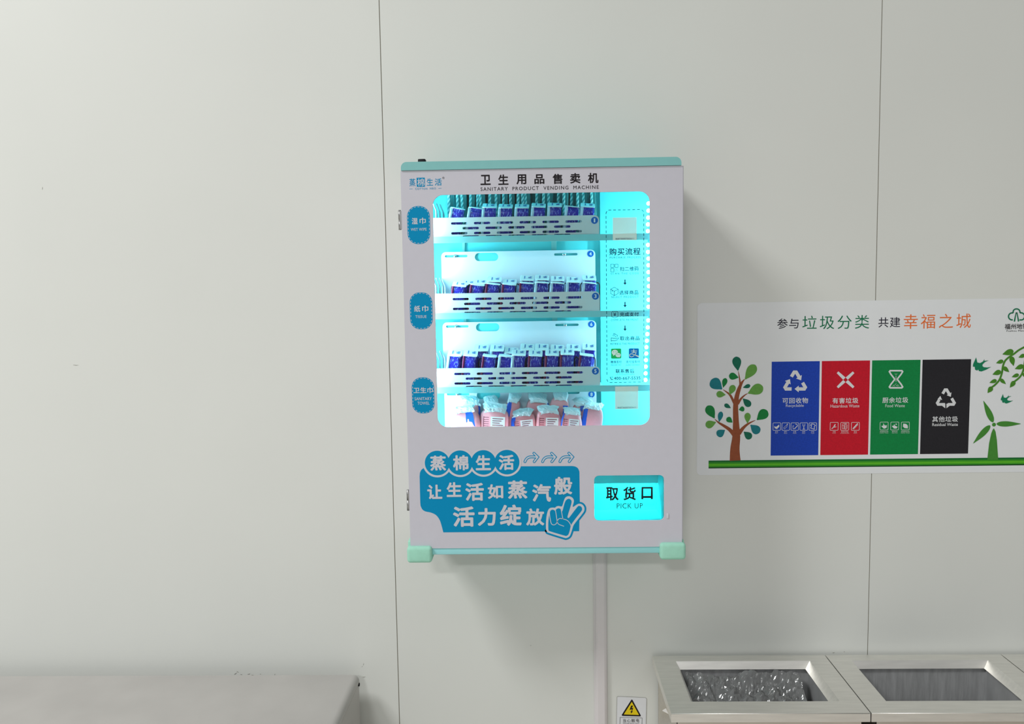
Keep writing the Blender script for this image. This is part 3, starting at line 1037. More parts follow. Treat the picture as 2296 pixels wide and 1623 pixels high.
def make_pack(kind, seed):
    """kind: 'tall' shows a sloping white end, 'lean' hides it; side colour 'white' or 'red'"""
    t_, side = kind
    root = thing('tissue_packet', '', 'packet', (0, 0, 0))
    slope = 0.0085 if t_ == 'tall' else 0.002
    zf, zb = PH - slope, PH
    x0, x1, y0, y1 = -PW / 2, PW / 2, -PD_ / 2, PD_ / 2
    bm = warp_box(x0, x1, y0, y1, 0, zf, zb, 0.0005, seed)
    obj('wrapper', MB().from_bm(bm, 0, True), M_PACK, root, world=False)
    sd = MB()
    sd.from_bm(warp_box(x0 - 0.0008, x0 + (0.0058 if side == 'white' else 0.0042), y0 - 0.0011, y1 + 0.0005, 0.0005, zf + .0004, zb + 0.0003, 0.0003, seed + 3), 0, True)
    obj('side_gusset', sd, M_SIDEW if side == 'white' else M_SIDER, root, None, False)
    tl = MB()
    bm = warp_box(x0 - 0.0002, x1 + 0.0006, y0 - 0.0017, y1 + 0.0004, 0, 1, 1, 0, 0)
    for v in bm.verts:
        w_ = (v.co.y - y0) / (y1 - y0)
        top = v.co.z > 0.5
        v.co.z = zf + (zb - zf) * w_ + (0.0016 if top else 0.0002) + noise.noise(Vector((v.co.x * 90, v.co.y * 90, seed))) * 0.0009
    tl.from_bm(bm, 0, True)
    cap_ = obj('folded_end', tl, M_TOPW, root, None, False)
    if t_ == 'tall':
        pr = MB()
        for (u0, u1, w0, w1) in ((-.22, -.14, -.3, .3), (-.24, -.2, -.42, -.36), (.1, .34, -.16, -.02), (.08, .30, .02, .14), (.2, .38, .14, .24)):
            q = []
            for (u, w_) in ((u0, w0), (u1, w0), (u1, w1), (u0, w1)):
                yy = w_ * PD_
                q.append((u * PW, yy, zf + (zb - zf) * (w_ + .5) + 0.0026))
            pr.add(q, [(0, 1, 2, 3)])
        obj('small_print', pr, M_PRN, cap_, None, False)
    return root


PROTO = {}


def place_pack(kind, px, ptop, y, floor_z, label, group, roll, pitch):
    if kind not in PROTO:
        o = make_pack(kind, len(PROTO) * 11.3)
        PROTO[kind] = o
        o['label'] = label
    else:
        o = dup(PROTO[kind], label, 'tissue_packet')
    X, Zt = PP(px, ptop, y)
    H_ = max(0.03, Zt - floor_z)
    dz = abs(math.sin(roll)) * PW / 2 + 0.0008
    H_ -= dz
    o.location = (X - math.sin(roll) * H_, y + math.sin(pitch) * H_ * 0.5, floor_z + dz)
    o.rotation_euler = (pitch, roll, 0)
    o.scale = (1, 1, H_ / (PH * math.cos(roll)))
    o['group'] = group
    return o


def rj(a, b):
    return random.uniform(a, b)


ROW1 = [(1027, 467, 'lean', .20), (1067, 466, 'lean', .17), (1098, 458, 'tall', .07), (1134, 459, 'tall', .06), (1170.5, 459, 'tall', .05), (1208, 457, 'tall', .08), (1244, 456, 'tall', .06), (1283.5, 463, 'lean', .13), (1318, 457, 'tall', .08)]
for i, (px, pt, kd, ro) in enumerate(ROW1):
    place_pack((kd, 'white'), px, pt, -0.160, tray_floor[0] + 0.0016, 'blue packet in front line of the topmost tray, %s from left' % ORDN[i], 'blue packets in the topmost tray', ro, 0.06)
ROW2F = [(1031, 640, 'tall', 'red', .12), (1071, 638, 'lean', 'red', .14), (1106, 636, 'lean', 'red', .14), (1142, 637, 'lean', 'red', .12), (1181, 634, 'lean', 'red', .1), (1215, 633, 'lean', 'white', .08), (1250, 634, 'lean', 'white', .1), (1285, 632, 'lean', 'white', .06), (1322, 634, 'lean', 'white', .13)]
for i, (px, pt, kd, sd, ro) in enumerate(ROW2F):
    place_pack((kd, sd), px, pt - (6 if kd == 'tall' else 0), -0.160, tray_floor[1] + 0.0016, 'blue packet in front line of the middle tray, %s from left' % ORDN[i], 'blue packets in front of the middle tray', ro, 0.03)
ROW2B = [(1051, 631), (1077, 629), (1109, 623), (1143, 628), (1182, 620), (1216, 619), (1250, 621), (1285, 623), (1321, 619)]
for i, (px, pt) in enumerate(ROW2B):
    place_pack(('tall', 'white'), px, pt, -0.1262, tray_floor[1] + 0.0016, 'white-ended blue packet in second line of middle tray, %s from left' % ORDN[i], 'blue packets behind in the middle tray', rj(.03, .1), 0.04)
ROW3F = [(1021, 788, 'tall', 'white', .12), (1056, 788, 'tall', 'red', .12), (1098, 797, 'lean', 'red', .12), (1134, 797, 'lean', 'white', .12), (1164, 787, 'tall', 'white', .1), (1201, 788, 'tall', 'red', .08), (1238, 787, 'tall', 'red', .06), (1272, 785, 'tall', 'red', .06), (1315, 795, 'lean', 'red', .14)]
for i, (px, pt, kd, sd, ro) in enumerate(ROW3F):
    place_pack((kd, sd), px, pt, -0.160, tray_floor[2] + 0.0016, 'blue packet in front line of the lowest slotted tray, %s from left' % ORDN[i], 'blue packets in front of the lowest slotted tray', ro, 0.03)
ROW3B = [(1040, 788), (1080, 776), (1115, 776), (1147, 782), (1183, 774), (1215, 774), (1250, 776), (1286, 775), (1321, 773)]
for i, (px, pt) in enumerate(ROW3B):
    place_pack(('tall', 'white'), px, pt, -0.1262, tray_floor[2] + 0.0016, 'white-ended blue packet in second line of lowest slotted tray, %s from left' % ORDN[i], 'blue packets behind in the lowest slotted tray', rj(.04, .1), 0.04)

# slim mint packets with a diagonally striped edge, hanging upright at the back of the top shelf
def stripe_mat():
    m = bpy.data.materials.new('striped_edge')
    m.use_nodes = True
    nt = m.node_tree
    b = nt.nodes['Principled BSDF']
    b.inputs['Roughness'].default_value = 0.4
    tc = nt.nodes.new('ShaderNodeTexCoord')
    mp = nt.nodes.new('ShaderNodeMapping')
    mp.inputs['Rotation'].default_value = (0, 0.9, 0)
    w = nt.nodes.new('ShaderNodeTexWave')
    w.inputs['Scale'].default_value = 48
    w.bands_direction = 'Z'
    r = nt.nodes.new('ShaderNodeValToRGB')
    r.color_ramp.elements[0].position = 0.45
    r.color_ramp.elements[1].position = 0.55
    r.color_ramp.elements[0].color = lin((84, 168, 172)) + (1,)
    r.color_ramp.elements[1].color = lin((190, 232, 230)) + (1,)
    nt.links.new(tc.outputs['Object'], mp.inputs['Vector'])
    nt.links.new(mp.outputs[0], w.inputs['Vector'])
    nt.links.new(w.outputs['Color'], r.inputs['Fac'])
    nt.links.new(r.outputs['Color'], b.inputs['Base Color'])
    return m


M_STRIPE = stripe_mat()
M_SLIM = mat('dark_mint_wrapper', (58, 128, 130), 0.35, 0.35, 0, 0.25, 60, stretch=(3, 1, .3))
SLIM = [1006, 1028, 1038.5, 1055, 1071, 1080, 1099, 1113, 1129, 1144, 1160, 1172.5, 1181, 1203, 1217, 1230, 1251, 1263, 1280, 1295, 1310, 1326]
slim0 = None
sz0 = tray_floor[0] + 0.0015
sh_ = iz1 - 0.008 - sz0
for i, q in enumerate(SLIM):
    lbl = 'slim mint packet with striped edge behind the topmost tray, %s from left' % ORDN[i]
    if slim0 is None:
        slim0 = thing('slim_packet', lbl, 'packet', (0, 0, 0), 'slim mint packets at the back of the top shelf')
        bm = warp_box(-0.0012, 0.0105, -0.006, 0.022, 0, sh_, sh_, 0.0006, 2)
        obj('wrapper', MB().from_bm(bm, 0, True), M_SLIM, slim0, None, False)
        bm = warp_box(-0.0033, 0.0030, -0.0085, -0.0055, 0.001, sh_ - .001, sh_ - .001, 0.0004, 5)
        obj('striped_edge', MB().from_bm(bm, 0, True), M_STRIPE, slim0, None, False)
        o = slim0
    else:
        o = dup(slim0, lbl, 'slim_packet')
    X = PP(q, 462, -0.112)[0]
    tl_ = rj(-.05, .05)
    o.location = (X - math.tan(tl_) * 0.06, -0.108 + rj(-.008, .003), sz0)
    o.location.z += abs(tl_) * 0.012
    o.rotation_euler = (0, tl_, rj(-.2, .2))

# pink pouches in the bottom tray
M_PINK = mat('pink_wrapper', (248, 166, 176), 0.38, 0.35, 0, 0.10, 40, bump=0.5)
M_FLAP = mat('white_crinkled_film', (224, 230, 238), 0.4, 0.35, 0, 0.04, 60, bump=0.3)
M_BAND = mat('royal_blue_band', (24, 92, 216), 0.38, 0.3, 0, 0.08, 50)
M_LBL = mat('white_pouch_label', (236, 232, 232), 0.5, 0.2)
M_LINE = mat('maroon_print', (120, 40, 60), 0.5, 0.2)


def pouch_pt(u, v, w, d, h, seed, k=1.0):
    cu, su = math.cos(u), math.sin(u)
    cv, sv = math.cos(v), math.sin(v)
    sp = lambda a, e: math.copysign(abs(a) ** e, a)
    x = w / 2 * sp(cv, .32) * sp(cu, .34)
    y = d / 2 * sp(cv, .45) * sp(su, .45)
    z = h / 2 * sp(sv, .42)
    n_ = noise.noise_vector(Vector((x * 45 + seed, y * 45, z * 45)))
    return Vector((x * k + n_.x * .003, y * k + n_.y * .003, z * k + n_.z * .002 + h / 2))


def make_pouch(label, w, h, d, seed, band=None, lbl=False, flap=(0.0, 0.5)):
    root = thing('sanitary_pouch', label, 'pouch', (0, 0, 0), 'pink pouches in the bottom tray')
    nu, nv = 28, 18
    m = MB()
    vs = [pouch_pt(2 * PI * i / nu, -PI / 2 + PI * j / nv, w, d, h, seed) for j in range(nv + 1) for i in range(nu)]
    fs = [(j * nu + i, j * nu + (i + 1) % nu, (j + 1) * nu + (i + 1) % nu, (j + 1) * nu + i) for j in range(nv) for i in range(nu)]
    m.add(vs, fs, 0, True)
    obj('pouch', m, M_PINK, root, None, False)
    # crinkled white end flap folded over the top, towards the front
    fl = MB()
    na, nb = 12, 9
    tw, ln_ = flap
    vs = []
    for j in range(nb + 1):
        for i in range(na + 1):
            s, t_ = i / na - .5, j / nb
            n_ = noise.noise_vector(Vector((s * 5.5 + seed, t_ * 3.5, seed)))
            n2 = noise.noise_vector(Vector((s * 14 + seed, t_ * 9, seed + 4)))
            va = 1.95 - 1.15 * t_
            x = s * w * (0.86 - 0.16 * t_) + tw * (t_ - .5) * 0.014
            off = 0.0042 + abs(n_.y) * .0035 + n2.y * .0008
            y = -(d / 2 + off) * math.copysign(abs(math.cos(va)) ** .45, math.cos(va))
            z = h / 2 + (h / 2 + off) * math.sin(va) ** .42 - 0.0035 * (abs(s) * 2) ** 4 + ln_ * 0.013 * max(0, 1 - t_ * 1.6) ** 1.3
            vs.append((x + n_.x * .004, y, z + abs(n_.z) * .003 + n2.z * .0008))
    fs = [(j * (na + 1) + i, j * (na + 1) + i + 1, (j + 1) * (na + 1) + i + 1, (j + 1) * (na + 1) + i) for j in range(nb) for i in range(na)]
    fl.add(vs, fs, 0, False)
    nv0 = len(vs)
    fl.add([(p[0], p[1] + .0006, p[2] - .0008) for p in vs], [f[::-1] for f in fs], 0, False)
    obj('white_flap', fl, M_FLAP, root, None, False)
    if band:
        b = MB()
        nu2, nv2 = 14, 8
        u0, u1, v0, v1 = band
        vs = [pouch_pt(u0 + (u1 - u0) * i / nu2, v0 + (v1 - v0) * j / nv2, w, d, h, seed, 1.035) for j in range(nv2 + 1) for i in range(nu2 + 1)]
        fs = [(j * (nu2 + 1) + i, j * (nu2 + 1) + i + 1, (j + 1) * (nu2 + 1) + i + 1, (j + 1) * (nu2 + 1) + i) for j in range(nv2) for i in range(nu2)]
        b.add(vs, fs, 0, True)
        obj('blue_band', b, M_BAND, root, None, False)
    if lbl:
        b = MB()
        X, Z, yv = w * .14, h * .72, -d / 2 - 0.0032
        b.poly([(X - w * .26, Z - h * .2), (X + w * .24, Z - h * .2), (X + w * .24, Z + h * .16), (X - w * .26, Z + h * .16)], yv, 0)
        for q in range(7):
            zz = Z + h * (.12 - .045 * q)
            b.stroke([(X - w * .2, zz), (X + w * (.18 - .06 * (q % 3)), zz)], h * .014, yv - .0003, 1, False, False)
        for q in range(5):
            zz = h * (.86 - .045 * q)
            b.stroke([(-w * .36, zz), (-w * .18, zz)], h * .012, yv - .0003, 1, False, False)
        b.stroke([(-w * .36, h * .88), (-w * .36, h * .6)], h * .012, yv - .0003, 1, False, False)
        obj('front_label', b, [M_LBL, M_LINE], root, None, False)
    return root


zp = railz[3][0] - 0.002
YP = -0.157
POUCH = [  # px centre, px top of the pouch, width px, y, roll, band, label, flap
    (1038, 926, 70, YP, -.18, (-1.566, -1.25, -.35, 1.1), False, (0.6, .55), 'pink pouch with a bright blue corner, leftmost in front'),
    (1110, 921, 66, YP, .06, None, True, (0.2, .8), 'pink pouch with printed front, second from left in front'),
    (1172, 931, 57, YP, -.10, (-2.9, -1.9, -.5, 1.0), True, (-.4, .5), 'pink pouch with blue stripes at both edges, third from left in front'),
    (1230, 923, 58, YP, .04, None, True, (.3, .6), 'pink pouch with a white label, fourth from left in front'),
    (1283, 927, 48, YP - .004, .10, (-2.8, -2.2, -.5, 1.1), True, (.5, .5), 'pink pouch with dark barcode lines, fifth from left in front'),
    (1330, 915, 50, YP + .008, .12, (-2.5, -1.7, -.5, .9), False, (-.8, .5), 'pink pouch at the right end of the front line'),
    (1056, 903, 48, -0.1195, .1, (-.9, -.3, -.4, .9), False, (.8, .7), 'pink pouch leaning behind the leftmost front pouch'),
    (1102, 905, 42, -0.1195, -.02, (-1.2, -.4, .1, 1.2), False, (.3, 1.0), 'pink pouch with white crest behind the second front pouch'),
    (1152, 898, 34, -0.1195, .12, (-2.4, -1.6, .1, 1.2), False, (-.5, 1.3), 'pink pouch with tall white flap behind the third front pouch'),
    (1206, 899, 54, -0.1195, .1, (-.9, -.3, -.2, 1.0), False, (.4, 1.0), 'pink pouch tilted behind the fourth front pouch'),
    (1256, 893, 42, -0.1195, .12, (-1.5, -.8, -.4, .5), False, (.4, 1.2), 'pink pouch with the highest white flap behind the fifth front pouch'),
    (1308, 906, 54, -0.1195, -.1, (-1.6, -1.1, .2, .9), False, (.4, .7), 'pink pouch behind the right end of the front line'),
]
for i, (px, pt, pw, y, ro, band, lb, fl, lab) in enumerate(POUCH):
    X, Zt = PP(px, pt, y)
    s = pxm(px, pt, y)
    o = make_pouch(lab, pw * s * 0.97, Zt - zp, 0.026, i * 3.7, band, lb, fl)
    o.location = (X - math.sin(ro) * (Zt - zp), y, zp + abs(math.sin(ro)) * pw * s / 2 + 0.001)
    o.rotation_euler = (0.02, ro, rj(-.06, .06))

# ================================================================ CABLE TRUNKING under the machine
M_PVC = mat('white_plastic_trunking', (222, 217, 218), 0.35, 0.4, 0, 0.01)
tx0, tx1 = PP(1331, 1300, -0.012)[0], PP(1362, 1300, -0.012)[0]
ct = MB()
cross = [(tx0, 0), (tx0, -0.006), (tx0 + 0.003, -0.008), (tx0 + 0.005, -0.0115), (tx0 + 0.009, -0.0135), (tx1 - 0.009, -0.0135), (tx1 - 0.004, -0.011), (tx1 - 0.001, -0.006), (tx1, 0)]
n = len(cross)
vs = [(p[0], p[1] - 0.0002, 0.002) for p in cross] + [(p[0], p[1] - 0.0002, ez0 - 0.0005) for p in cross]
ct.add(vs, [(i, (i + 1) % n, (i + 1) % n + n, i + n) for i in range(n)] + [tuple(range(n - 1, -1, -1)), tuple(range(n, 2 * n))], 0)
trk = obj('cable_trunking', ct, M_PVC)
tag(trk, 'white plastic cable trunking running down the wall below the vending machine', 'cable trunking')

# ================================================================ WARNING SIGN
M_SIGN = mat('white_sign_vinyl', (228, 230, 234), 0.35, 0.4, 0, 0.008)
M_YEL = mat('yellow_sign_print', (236, 208, 20), 0.45, 0.3, 0, 0.03, 90)
M_EDGE = mat('grey_outline', (150, 148, 140), 0.5, 0.2)
ws = thing('warning_sign', 'small white electric shock warning sign with yellow triangle on the wall', 'sign', (PP(1416, 1600, 0)[0], 0, PP(1416, 1600, 0)[1]))
pl = [(1383.5, 1562.5), (1385.5, 1561.2), (1447, 1564), (1449.8, 1566.5), (1447.5, 1664), (1445, 1666), (1383, 1664), (1381, 1661)]
base = MB().prism([PP(p[0], p[1], 0) for p in pl][::-1], -0.0012, -0.0002)
base.pstroke(pl, 0.8, -0.0014, 1, True)
plate_o = obj('sign_plate', base, [M_SIGN, M_EDGE], ws)
tri = MB()
y_ = -0.0016
tri.ppoly(smooth_pts([(1416.7, 1568), (1418.2, 1569.2), (1436.6, 1603.4), (1436.6, 1605.4), (1435, 1606), (1395.6, 1604.8), (1394, 1603.6), (1394.4, 1602), (1415.2, 1569.3)], True, 1), y_, 0)
tri.ppoly([(1416.6, 1573.2), (1432.8, 1602.8), (1398.6, 1601.6)], y_ - .0002, 1)
tri.ppoly([(1415.3, 1581.6), (1419.6, 1581.8), (1416.2, 1587.4), (1420, 1586.4), (1417, 1594.6), (1419.4, 1594.0), (1415, 1599.8), (1414, 1593.4), (1415.8, 1594.2), (1416.6, 1589.8), (1411.4, 1591.8)], y_ - .0004, 0)
obj('warning_triangle', tri, [M_BLACK, M_YEL], ws)
cp = MB()
cp.pstroke([(1390.6, 1608), (1440, 1609.6), (1439.2, 1625.5), (1390, 1624)], 0.7, y_, 0, True)
cp.text('当心触电', 1415.1, 1615.2, 36.6, 8.2, y_, 0, 1.2, 0)
cp.text('Warning electric shock', 1415, 1621.4, 36.5, 3, y_, 0)
obj('caption', cp, M_BLACK, ws)

# ================================================================ RECYCLING POSTER
yp0 = -0.0006
q1, q2, q3 = -0.0008, -0.00094, -0.00108
PXR = 1.78
po = thing('poster', 'wide vinyl waste-sorting poster with a tree and four coloured panels on the wall', 'poster', (1.2, 0, PP(1900, 1062, 0)[1]))
sx0 = PP(1563, 870, yp0)[0]
sz1 = PP(1900, 674.5, yp0)[1]
sz0_ = PP(1900, 1062, yp0)[1]
sheet = obj('vinyl_sheet', MB().plate(rrect(sx0, PXR, sz0_, sz1, 0.011, 6), [], yp0, yp0 + 0.0004), M_SHEET, po)
M_GRN = mat('forest_green_print', (16, 116, 78), 0.5, 0.25, 0, 0.03)
M_ORG = mat('orange_print', (236, 112, 44), 0.5, 0.25, 0, 0.03)
M_NAVY = mat('navy_print', (26, 24, 44), 0.5, 0.25, 0, 0.03)
for tx, cx, cy, w, h, mm, sp, bo_ in (('参与', 1766.7, 725.3, 47.9, 23, M_NAVY, 1.1, 0.004), ('垃圾分类', 1874, 722.3, 150, 31, M_GRN, 1.25, 0),
                                 ('共建', 1994, 722.4, 49, 23, M_NAVY, 1.12, 0.004), ('幸福之城', 2101.6, 720, 150.6, 33, M_ORG, 1.27, 0)):
    obj('heading_word', MB().text(tx, cx, cy, w, h, q1, 0, sp, bo_), mm, po)

pz1, pz0 = 1.4047 + 0.1, 1.1694 + 0.1
pw_ = (1.4354 - 0.9489 - 3 * 0.0050) / 4
PANELS = []
for i, (nm, rgb) in enumerate((('blue', (24, 66, 178)), ('red', (200, 16, 40)), ('green', (0, 132, 66)), ('black', (36, 35, 40)))):
    m_ = mat(nm + '_panel_print', rgb, 0.5, 0.25, 0, 0.10, 260)
    x0 = 0.9489 + i * (pw_ + 0.005)
    pb = MB()
    pb.add([(x0, q1, pz0), (x0 + pw_, q1, pz0), (x0 + pw_, q1, pz1), (x0, q1, pz1)], [(0, 1, 2, 3)])
    PANELS.append(obj('waste_panel', pb, m_, po, {'blue': 'blue panel for recyclable waste', 'red': 'red panel for hazardous waste', 'green': 'green panel for food waste', 'black': 'black panel for residual waste'}[nm]))


def recycle(m, cx, cy, w, h, y, down=False):
    """three bent arrows chasing round a triangle"""
    T = [Vector((cx, cy - h * .5)), Vector((cx + w * .5, cy + h * .40)), Vector((cx - w * .5, cy + h * .40))]
    def pt(i, t_):
        return T[i].lerp(T[(i + 1) % 3], t_)
    wd = w * .15
    for i in range(3):
        a, c, b = pt(i - 1, .80), T[i], pt(i, .14)
        k1, k2 = pt(i - 1, .91), pt(i, .09)
        if not (down and i != 0):
            m.pstroke([tuple(pt(i - 1, .66)), tuple(k1), tuple(k2), tuple(pt(i, .34))], wd, y, 0, False, False)
            e, d_ = pt(i, .34), (T[(i + 1) % 3] - T[i]).normalized()
            n_ = Vector((-d_.y, d_.x))
            m.ppoly([tuple(e + n_ * wd * 1.0), tuple(e + d_ * wd * 1.25), tuple(e - n_ * wd * 1.0)], y - .00005, 0)
        else:
            m.pstroke([tuple(pt(i - 1, .62 if i == 1 else .55)), tuple(k1), tuple(k2), tuple(pt(i, .40 if i == 1 else .30))], wd, y, 0, False, False)
    if down:
        for sgn in (-1, 1):
            m.ppoly([(cx + sgn * w * .03, cy + h * .36), (cx + sgn * w * .14, cy + h * .36), (cx + sgn * w * .14, cy + h * .45), (cx + sgn * w * .24, cy + h * .45), (cx + sgn * w * .03, cy + h * .62)], y - .0001, 0)
        e = pt(2, .36)
        m.ppoly([(e.x - 5, e.y + 1), (e.x + 1, e.y - 6), (e.x + 5, e.y + 3)], y - .0001, 0)


def icon_box(m, cx, cy, s, kind):
    X, Z = PP(cx, cy, q2)
    u = pxm(cx, cy, q2)
    h_ = s / 2 * u
    m.stroke(rrect(X - h_, X + h_, Z - h_, Z + h_, 1.6 * u, 3), 0.9 * u, q2, 0, True)
    P = lambda a, b: (cx + a * s, cy + b * s)
    if kind == 'paper':
        m.ppoly([P(-.32, -.08), P(-.1, .06), P(.3, -.26), P(.34, .0), P(.02, .34), P(-.3, .2)], q2, 0)
    elif kind == 'bottle':
        m.pstroke([P(.22, -.36), P(.17, -.2)], 2.0, q2, 0, False, False)
        m.pstroke([P(.17, -.2), P(.16, .02), P(-.18, .32), P(-.3, .18), P(.04, -.14)], 0.6, q2, 0, True)
    elif kind == 'can':
        m.pstroke([P(-.26, -.06), P(-.22, .3), P(0, .26), P(.34, -.08), P(.32, -.26), P(.08, -.34)], [0.8, .8, 1.6, 1.4, .8, 1.6], q2, 0, False, False)
        m.pdisc(cx - .2 * s, cy - .08 * s, 1.0, q2, 0, 10)
    elif kind == 'glass':
        m.pstroke([P(-.12, -.34), P(-.1, -.1), P(0, .02), P(.1, -.1), P(.14, -.34)], 1.0, q2, 0, False, False)
        m.pstroke([P(0, 0), P(0, .32)], 1.4, q2, 0, False, False)
        m.pstroke([P(-.14, .34), P(.14, .34)], 1.3, q2, 0, False, False)
    elif kind == 'shirt':
        m.pstroke([P(-.32, -.18), P(-.14, -.34), P(.14, -.3), P(.34, -.16), P(.2, 0), P(.2, .34), P(-.28, .2), P(-.16, -.14)], 1.2, q2, 0, True)
    elif kind == 'lamp':
        m.pstroke([P(-.3, .3), P(-.1, .14), P(.12, -.2)], [1.4, 1.8, 2.6], q2, 0)
        m.pstroke([P(-.1, .14), P(.24, .06)], 1.4, q2, 0)
    elif kind == 'chem':
        m.pstroke([P(-.3, -.2), P(-.3, .3), P(-.1, .3), P(-.1, -.1)], 0.8, q2, 0, True)
        m.pstroke([P(.0, -.3), P(.0, .34), P(.16, .34), P(.16, -.3)], 0.9, q2, 0, True)
        m.pstroke([P(-.3, -.34), P(.34, -.34)], 0.8, q2, 0, False, False)
        m.pstroke([P(.3, -.2), P(.3, .3)], 0.8, q2, 0, False, False)
    elif kind == 'tube':
        m.pstroke([P(-.28, .28), P(.26, -.32)], 2.4, q2, 0)
        m.pstroke([P(-.2, .36), P(.34, -.22)], 0.6, q2, 0, False, False)
    elif kind == 'carrot':
        m.ppoly([P(-.36, 0), P(-.1, -.06), P(-.1, -.36), P(.06, -.08), P(.36, -.08), P(.3, .24), P(-.02, .34), P(-.24, .14)], q2, 0)
    elif kind == 'duck':
        m.ppoly([P(-.36, 0), P(-.1, -.06), P(-.08, -.26), P(.04, -.04), P(.36, .1), P(.24, .3), P(-.08, .32), P(-.24, .16)], q2, 0)
        m.pdisc(cx + .18 * s, cy - .22 * s, 1.6, q2, 0, 12)
    elif kind == 'leaf':
        m.ppoly([P(-.26, -.3), P(.1, -.26), P(.3, -.06), P(.32, .3), P(-.1, .26), P(-.3, .06)], q2, 0)


M_PWH = mat('white_panel_print', (222, 224, 226), 0.5, 0.25, 0, 0.02)
s1 = MB()
recycle(s1, 1782.9, 853.5, 50, 46, q2)
obj('waste_symbol', s1, M_PWH, PANELS[0])
s1 = MB()
s1.text('可回收物', 1783.1, 898, 57.4, 13, q2, 0, 1.1, 0.012)
s1.text('Recyclable', 1782.2, 910, 40, 8, q2, 0)
for cx, kd, tx, en in ((1741.7, 'paper', '纸类', 'Paper'), (1761.9, 'bottle', '塑料', 'Plastic'), (1782.1, 'can', '金属', 'Metal'), (1802.3, 'glass', '玻璃', 'Glass'), (1822.5, 'shirt', '织物', 'Textile')):
    s1b = MB()
    icon_box(s1b, cx, 956.2, 17, kd)
    s1b.text(tx, cx - .4, 968, 6.6, 3.2, q2, 0)
    s1b.text(en, cx - .4, 971.4, 7.2, 1.6, q2, 0)
    obj('item_icon', s1b, M_PWH, PANELS[0])
obj('caption', s1, M_PWH, PANELS[0])
s2 = MB()
for sx_ in (-1, 1):
    for sy_ in (-1, 1):
        c0 = (1895.9 + sx_ * 2.6, 851.5 + sy_ * 2.6)
        c1 = (1895.9 + sx_ * 18, 851.5 + sy_ * 17)
        s2.pstroke([c0, c1], [7.4, 5.4], q2, 0, False, False)
s2.pstroke([(1895.9, 846), (1895.9, 857)], 1.1, q3, 1, False, False)
s2.pstroke([(1890.5, 851.5), (1901.5, 851.5)], 1.1, q3 - .00005, 1, False, False)
obj('waste_symbol', s2, [M_PWH, MATS['red_panel_print']], PANELS[1])
s2 = MB()
s2.text('有害垃圾', 1895.4, 898, 58, 13, q2, 0, 1.1, 0.012)
s2.text('Hazardous Waste', 1894.6, 910, 64.7, 7, q2, 0)
for cx, kd, tx, w, en in ((1870.3, 'lamp', '灯管', 6.6, 'Lamp'), (1894.1, 'chem', '家用化学品', 16, 'Chemicals'), (1917.9, 'tube', '电池', 6.4, 'Battery')):
    s2b = MB()
    icon_box(s2b, cx, 955.7, 18, kd)
    s2b.text(tx, cx, 968, w, 3.2, q2, 0)
    s2b.text(en, cx, 971.2, w * 1.2, 1.6, q2, 0)
    obj('item_icon', s2b, M_PWH, PANELS[1])
obj('caption', s2, M_PWH, PANELS[1])
s3 = MB()
cx, cy = 2009, 850.2
s3.pstroke([(cx - 15, cy - 17), (cx - 13, cy - 19.2), (cx + 13, cy - 19.2), (cx + 15, cy - 17)], 3.6, q2, 0)
s3.pstroke([(cx - 15, cy + 17), (cx - 13, cy + 19.2), (cx + 13, cy + 19.2), (cx + 15, cy + 17)], 3.6, q2, 0)
for sx_ in (-1, 1):
    s3.pstroke([(cx + sx_ * 14.6, cy - 17), (cx + sx_ * 12, cy - 12), (cx + sx_ * 3.4, cy - 1), (cx + sx_ * 3.4, cy + 1), (cx + sx_ * 12, cy + 12), (cx + sx_ * 14.6, cy + 17)], 3.4, q2 - .00006, 0)
s3.pstroke([(cx, cy - 8), (cx, cy + 6)], 0.9, q2, 0, False, False)
for (a, b) in ((-5, 13.5), (-2, 12), (1, 13.6), (4, 12.4), (0, 10), (-3, 15), (3, 15), (6, 14.6), (-6.6, 15), (0, -10.5), (-2, -12), (2, -12)):
    s3.pdisc(cx + a, cy + b, 0.75, q2, 0, 8)
obj('waste_symbol', s3, M_PWH, PANELS[2])
s3 = MB()
s3.text('厨余垃圾', 2007.4, 896.8, 58, 13, q2, 0, 1.1, 0.012)
s3.text('Food Waste', 2007, 909.4, 43.5, 7, q2, 0)
for cx, kd, tx, w in ((1982.3, 'carrot', '家庭厨余垃圾', 19), (2006.1, 'duck', '餐厨垃圾', 12.6), (2029.9, 'leaf', '其他厨余垃圾', 19)):
    s3b = MB()
    icon_box(s3b, cx, 955, 18, kd)
    s3b.text(tx, cx, 967.3, w, 3.2, q2, 0)
    s3b.text('Kitchen Waste', cx, 970.6, w, 1.6, q2, 0)
    obj('item_icon', s3b, M_PWH, PANELS[2])
obj('caption', s3, M_PWH, PANELS[2])
s4 = MB()
recycle(s4, 2120.8, 890.5, 42, 40, q2, True)
obj('waste_symbol', s4, M_PWH, PANELS[3])
s4 = MB()
s4.text('其他垃圾', 2119, 939.5, 57.5, 13, q2, 0, 1.1, 0.014)
s4.text('Residual Waste', 2119, 951.6, 57.5, 7, q2, 0, 1, 0.008)
obj('caption', s4, M_PWH, PANELS[3])

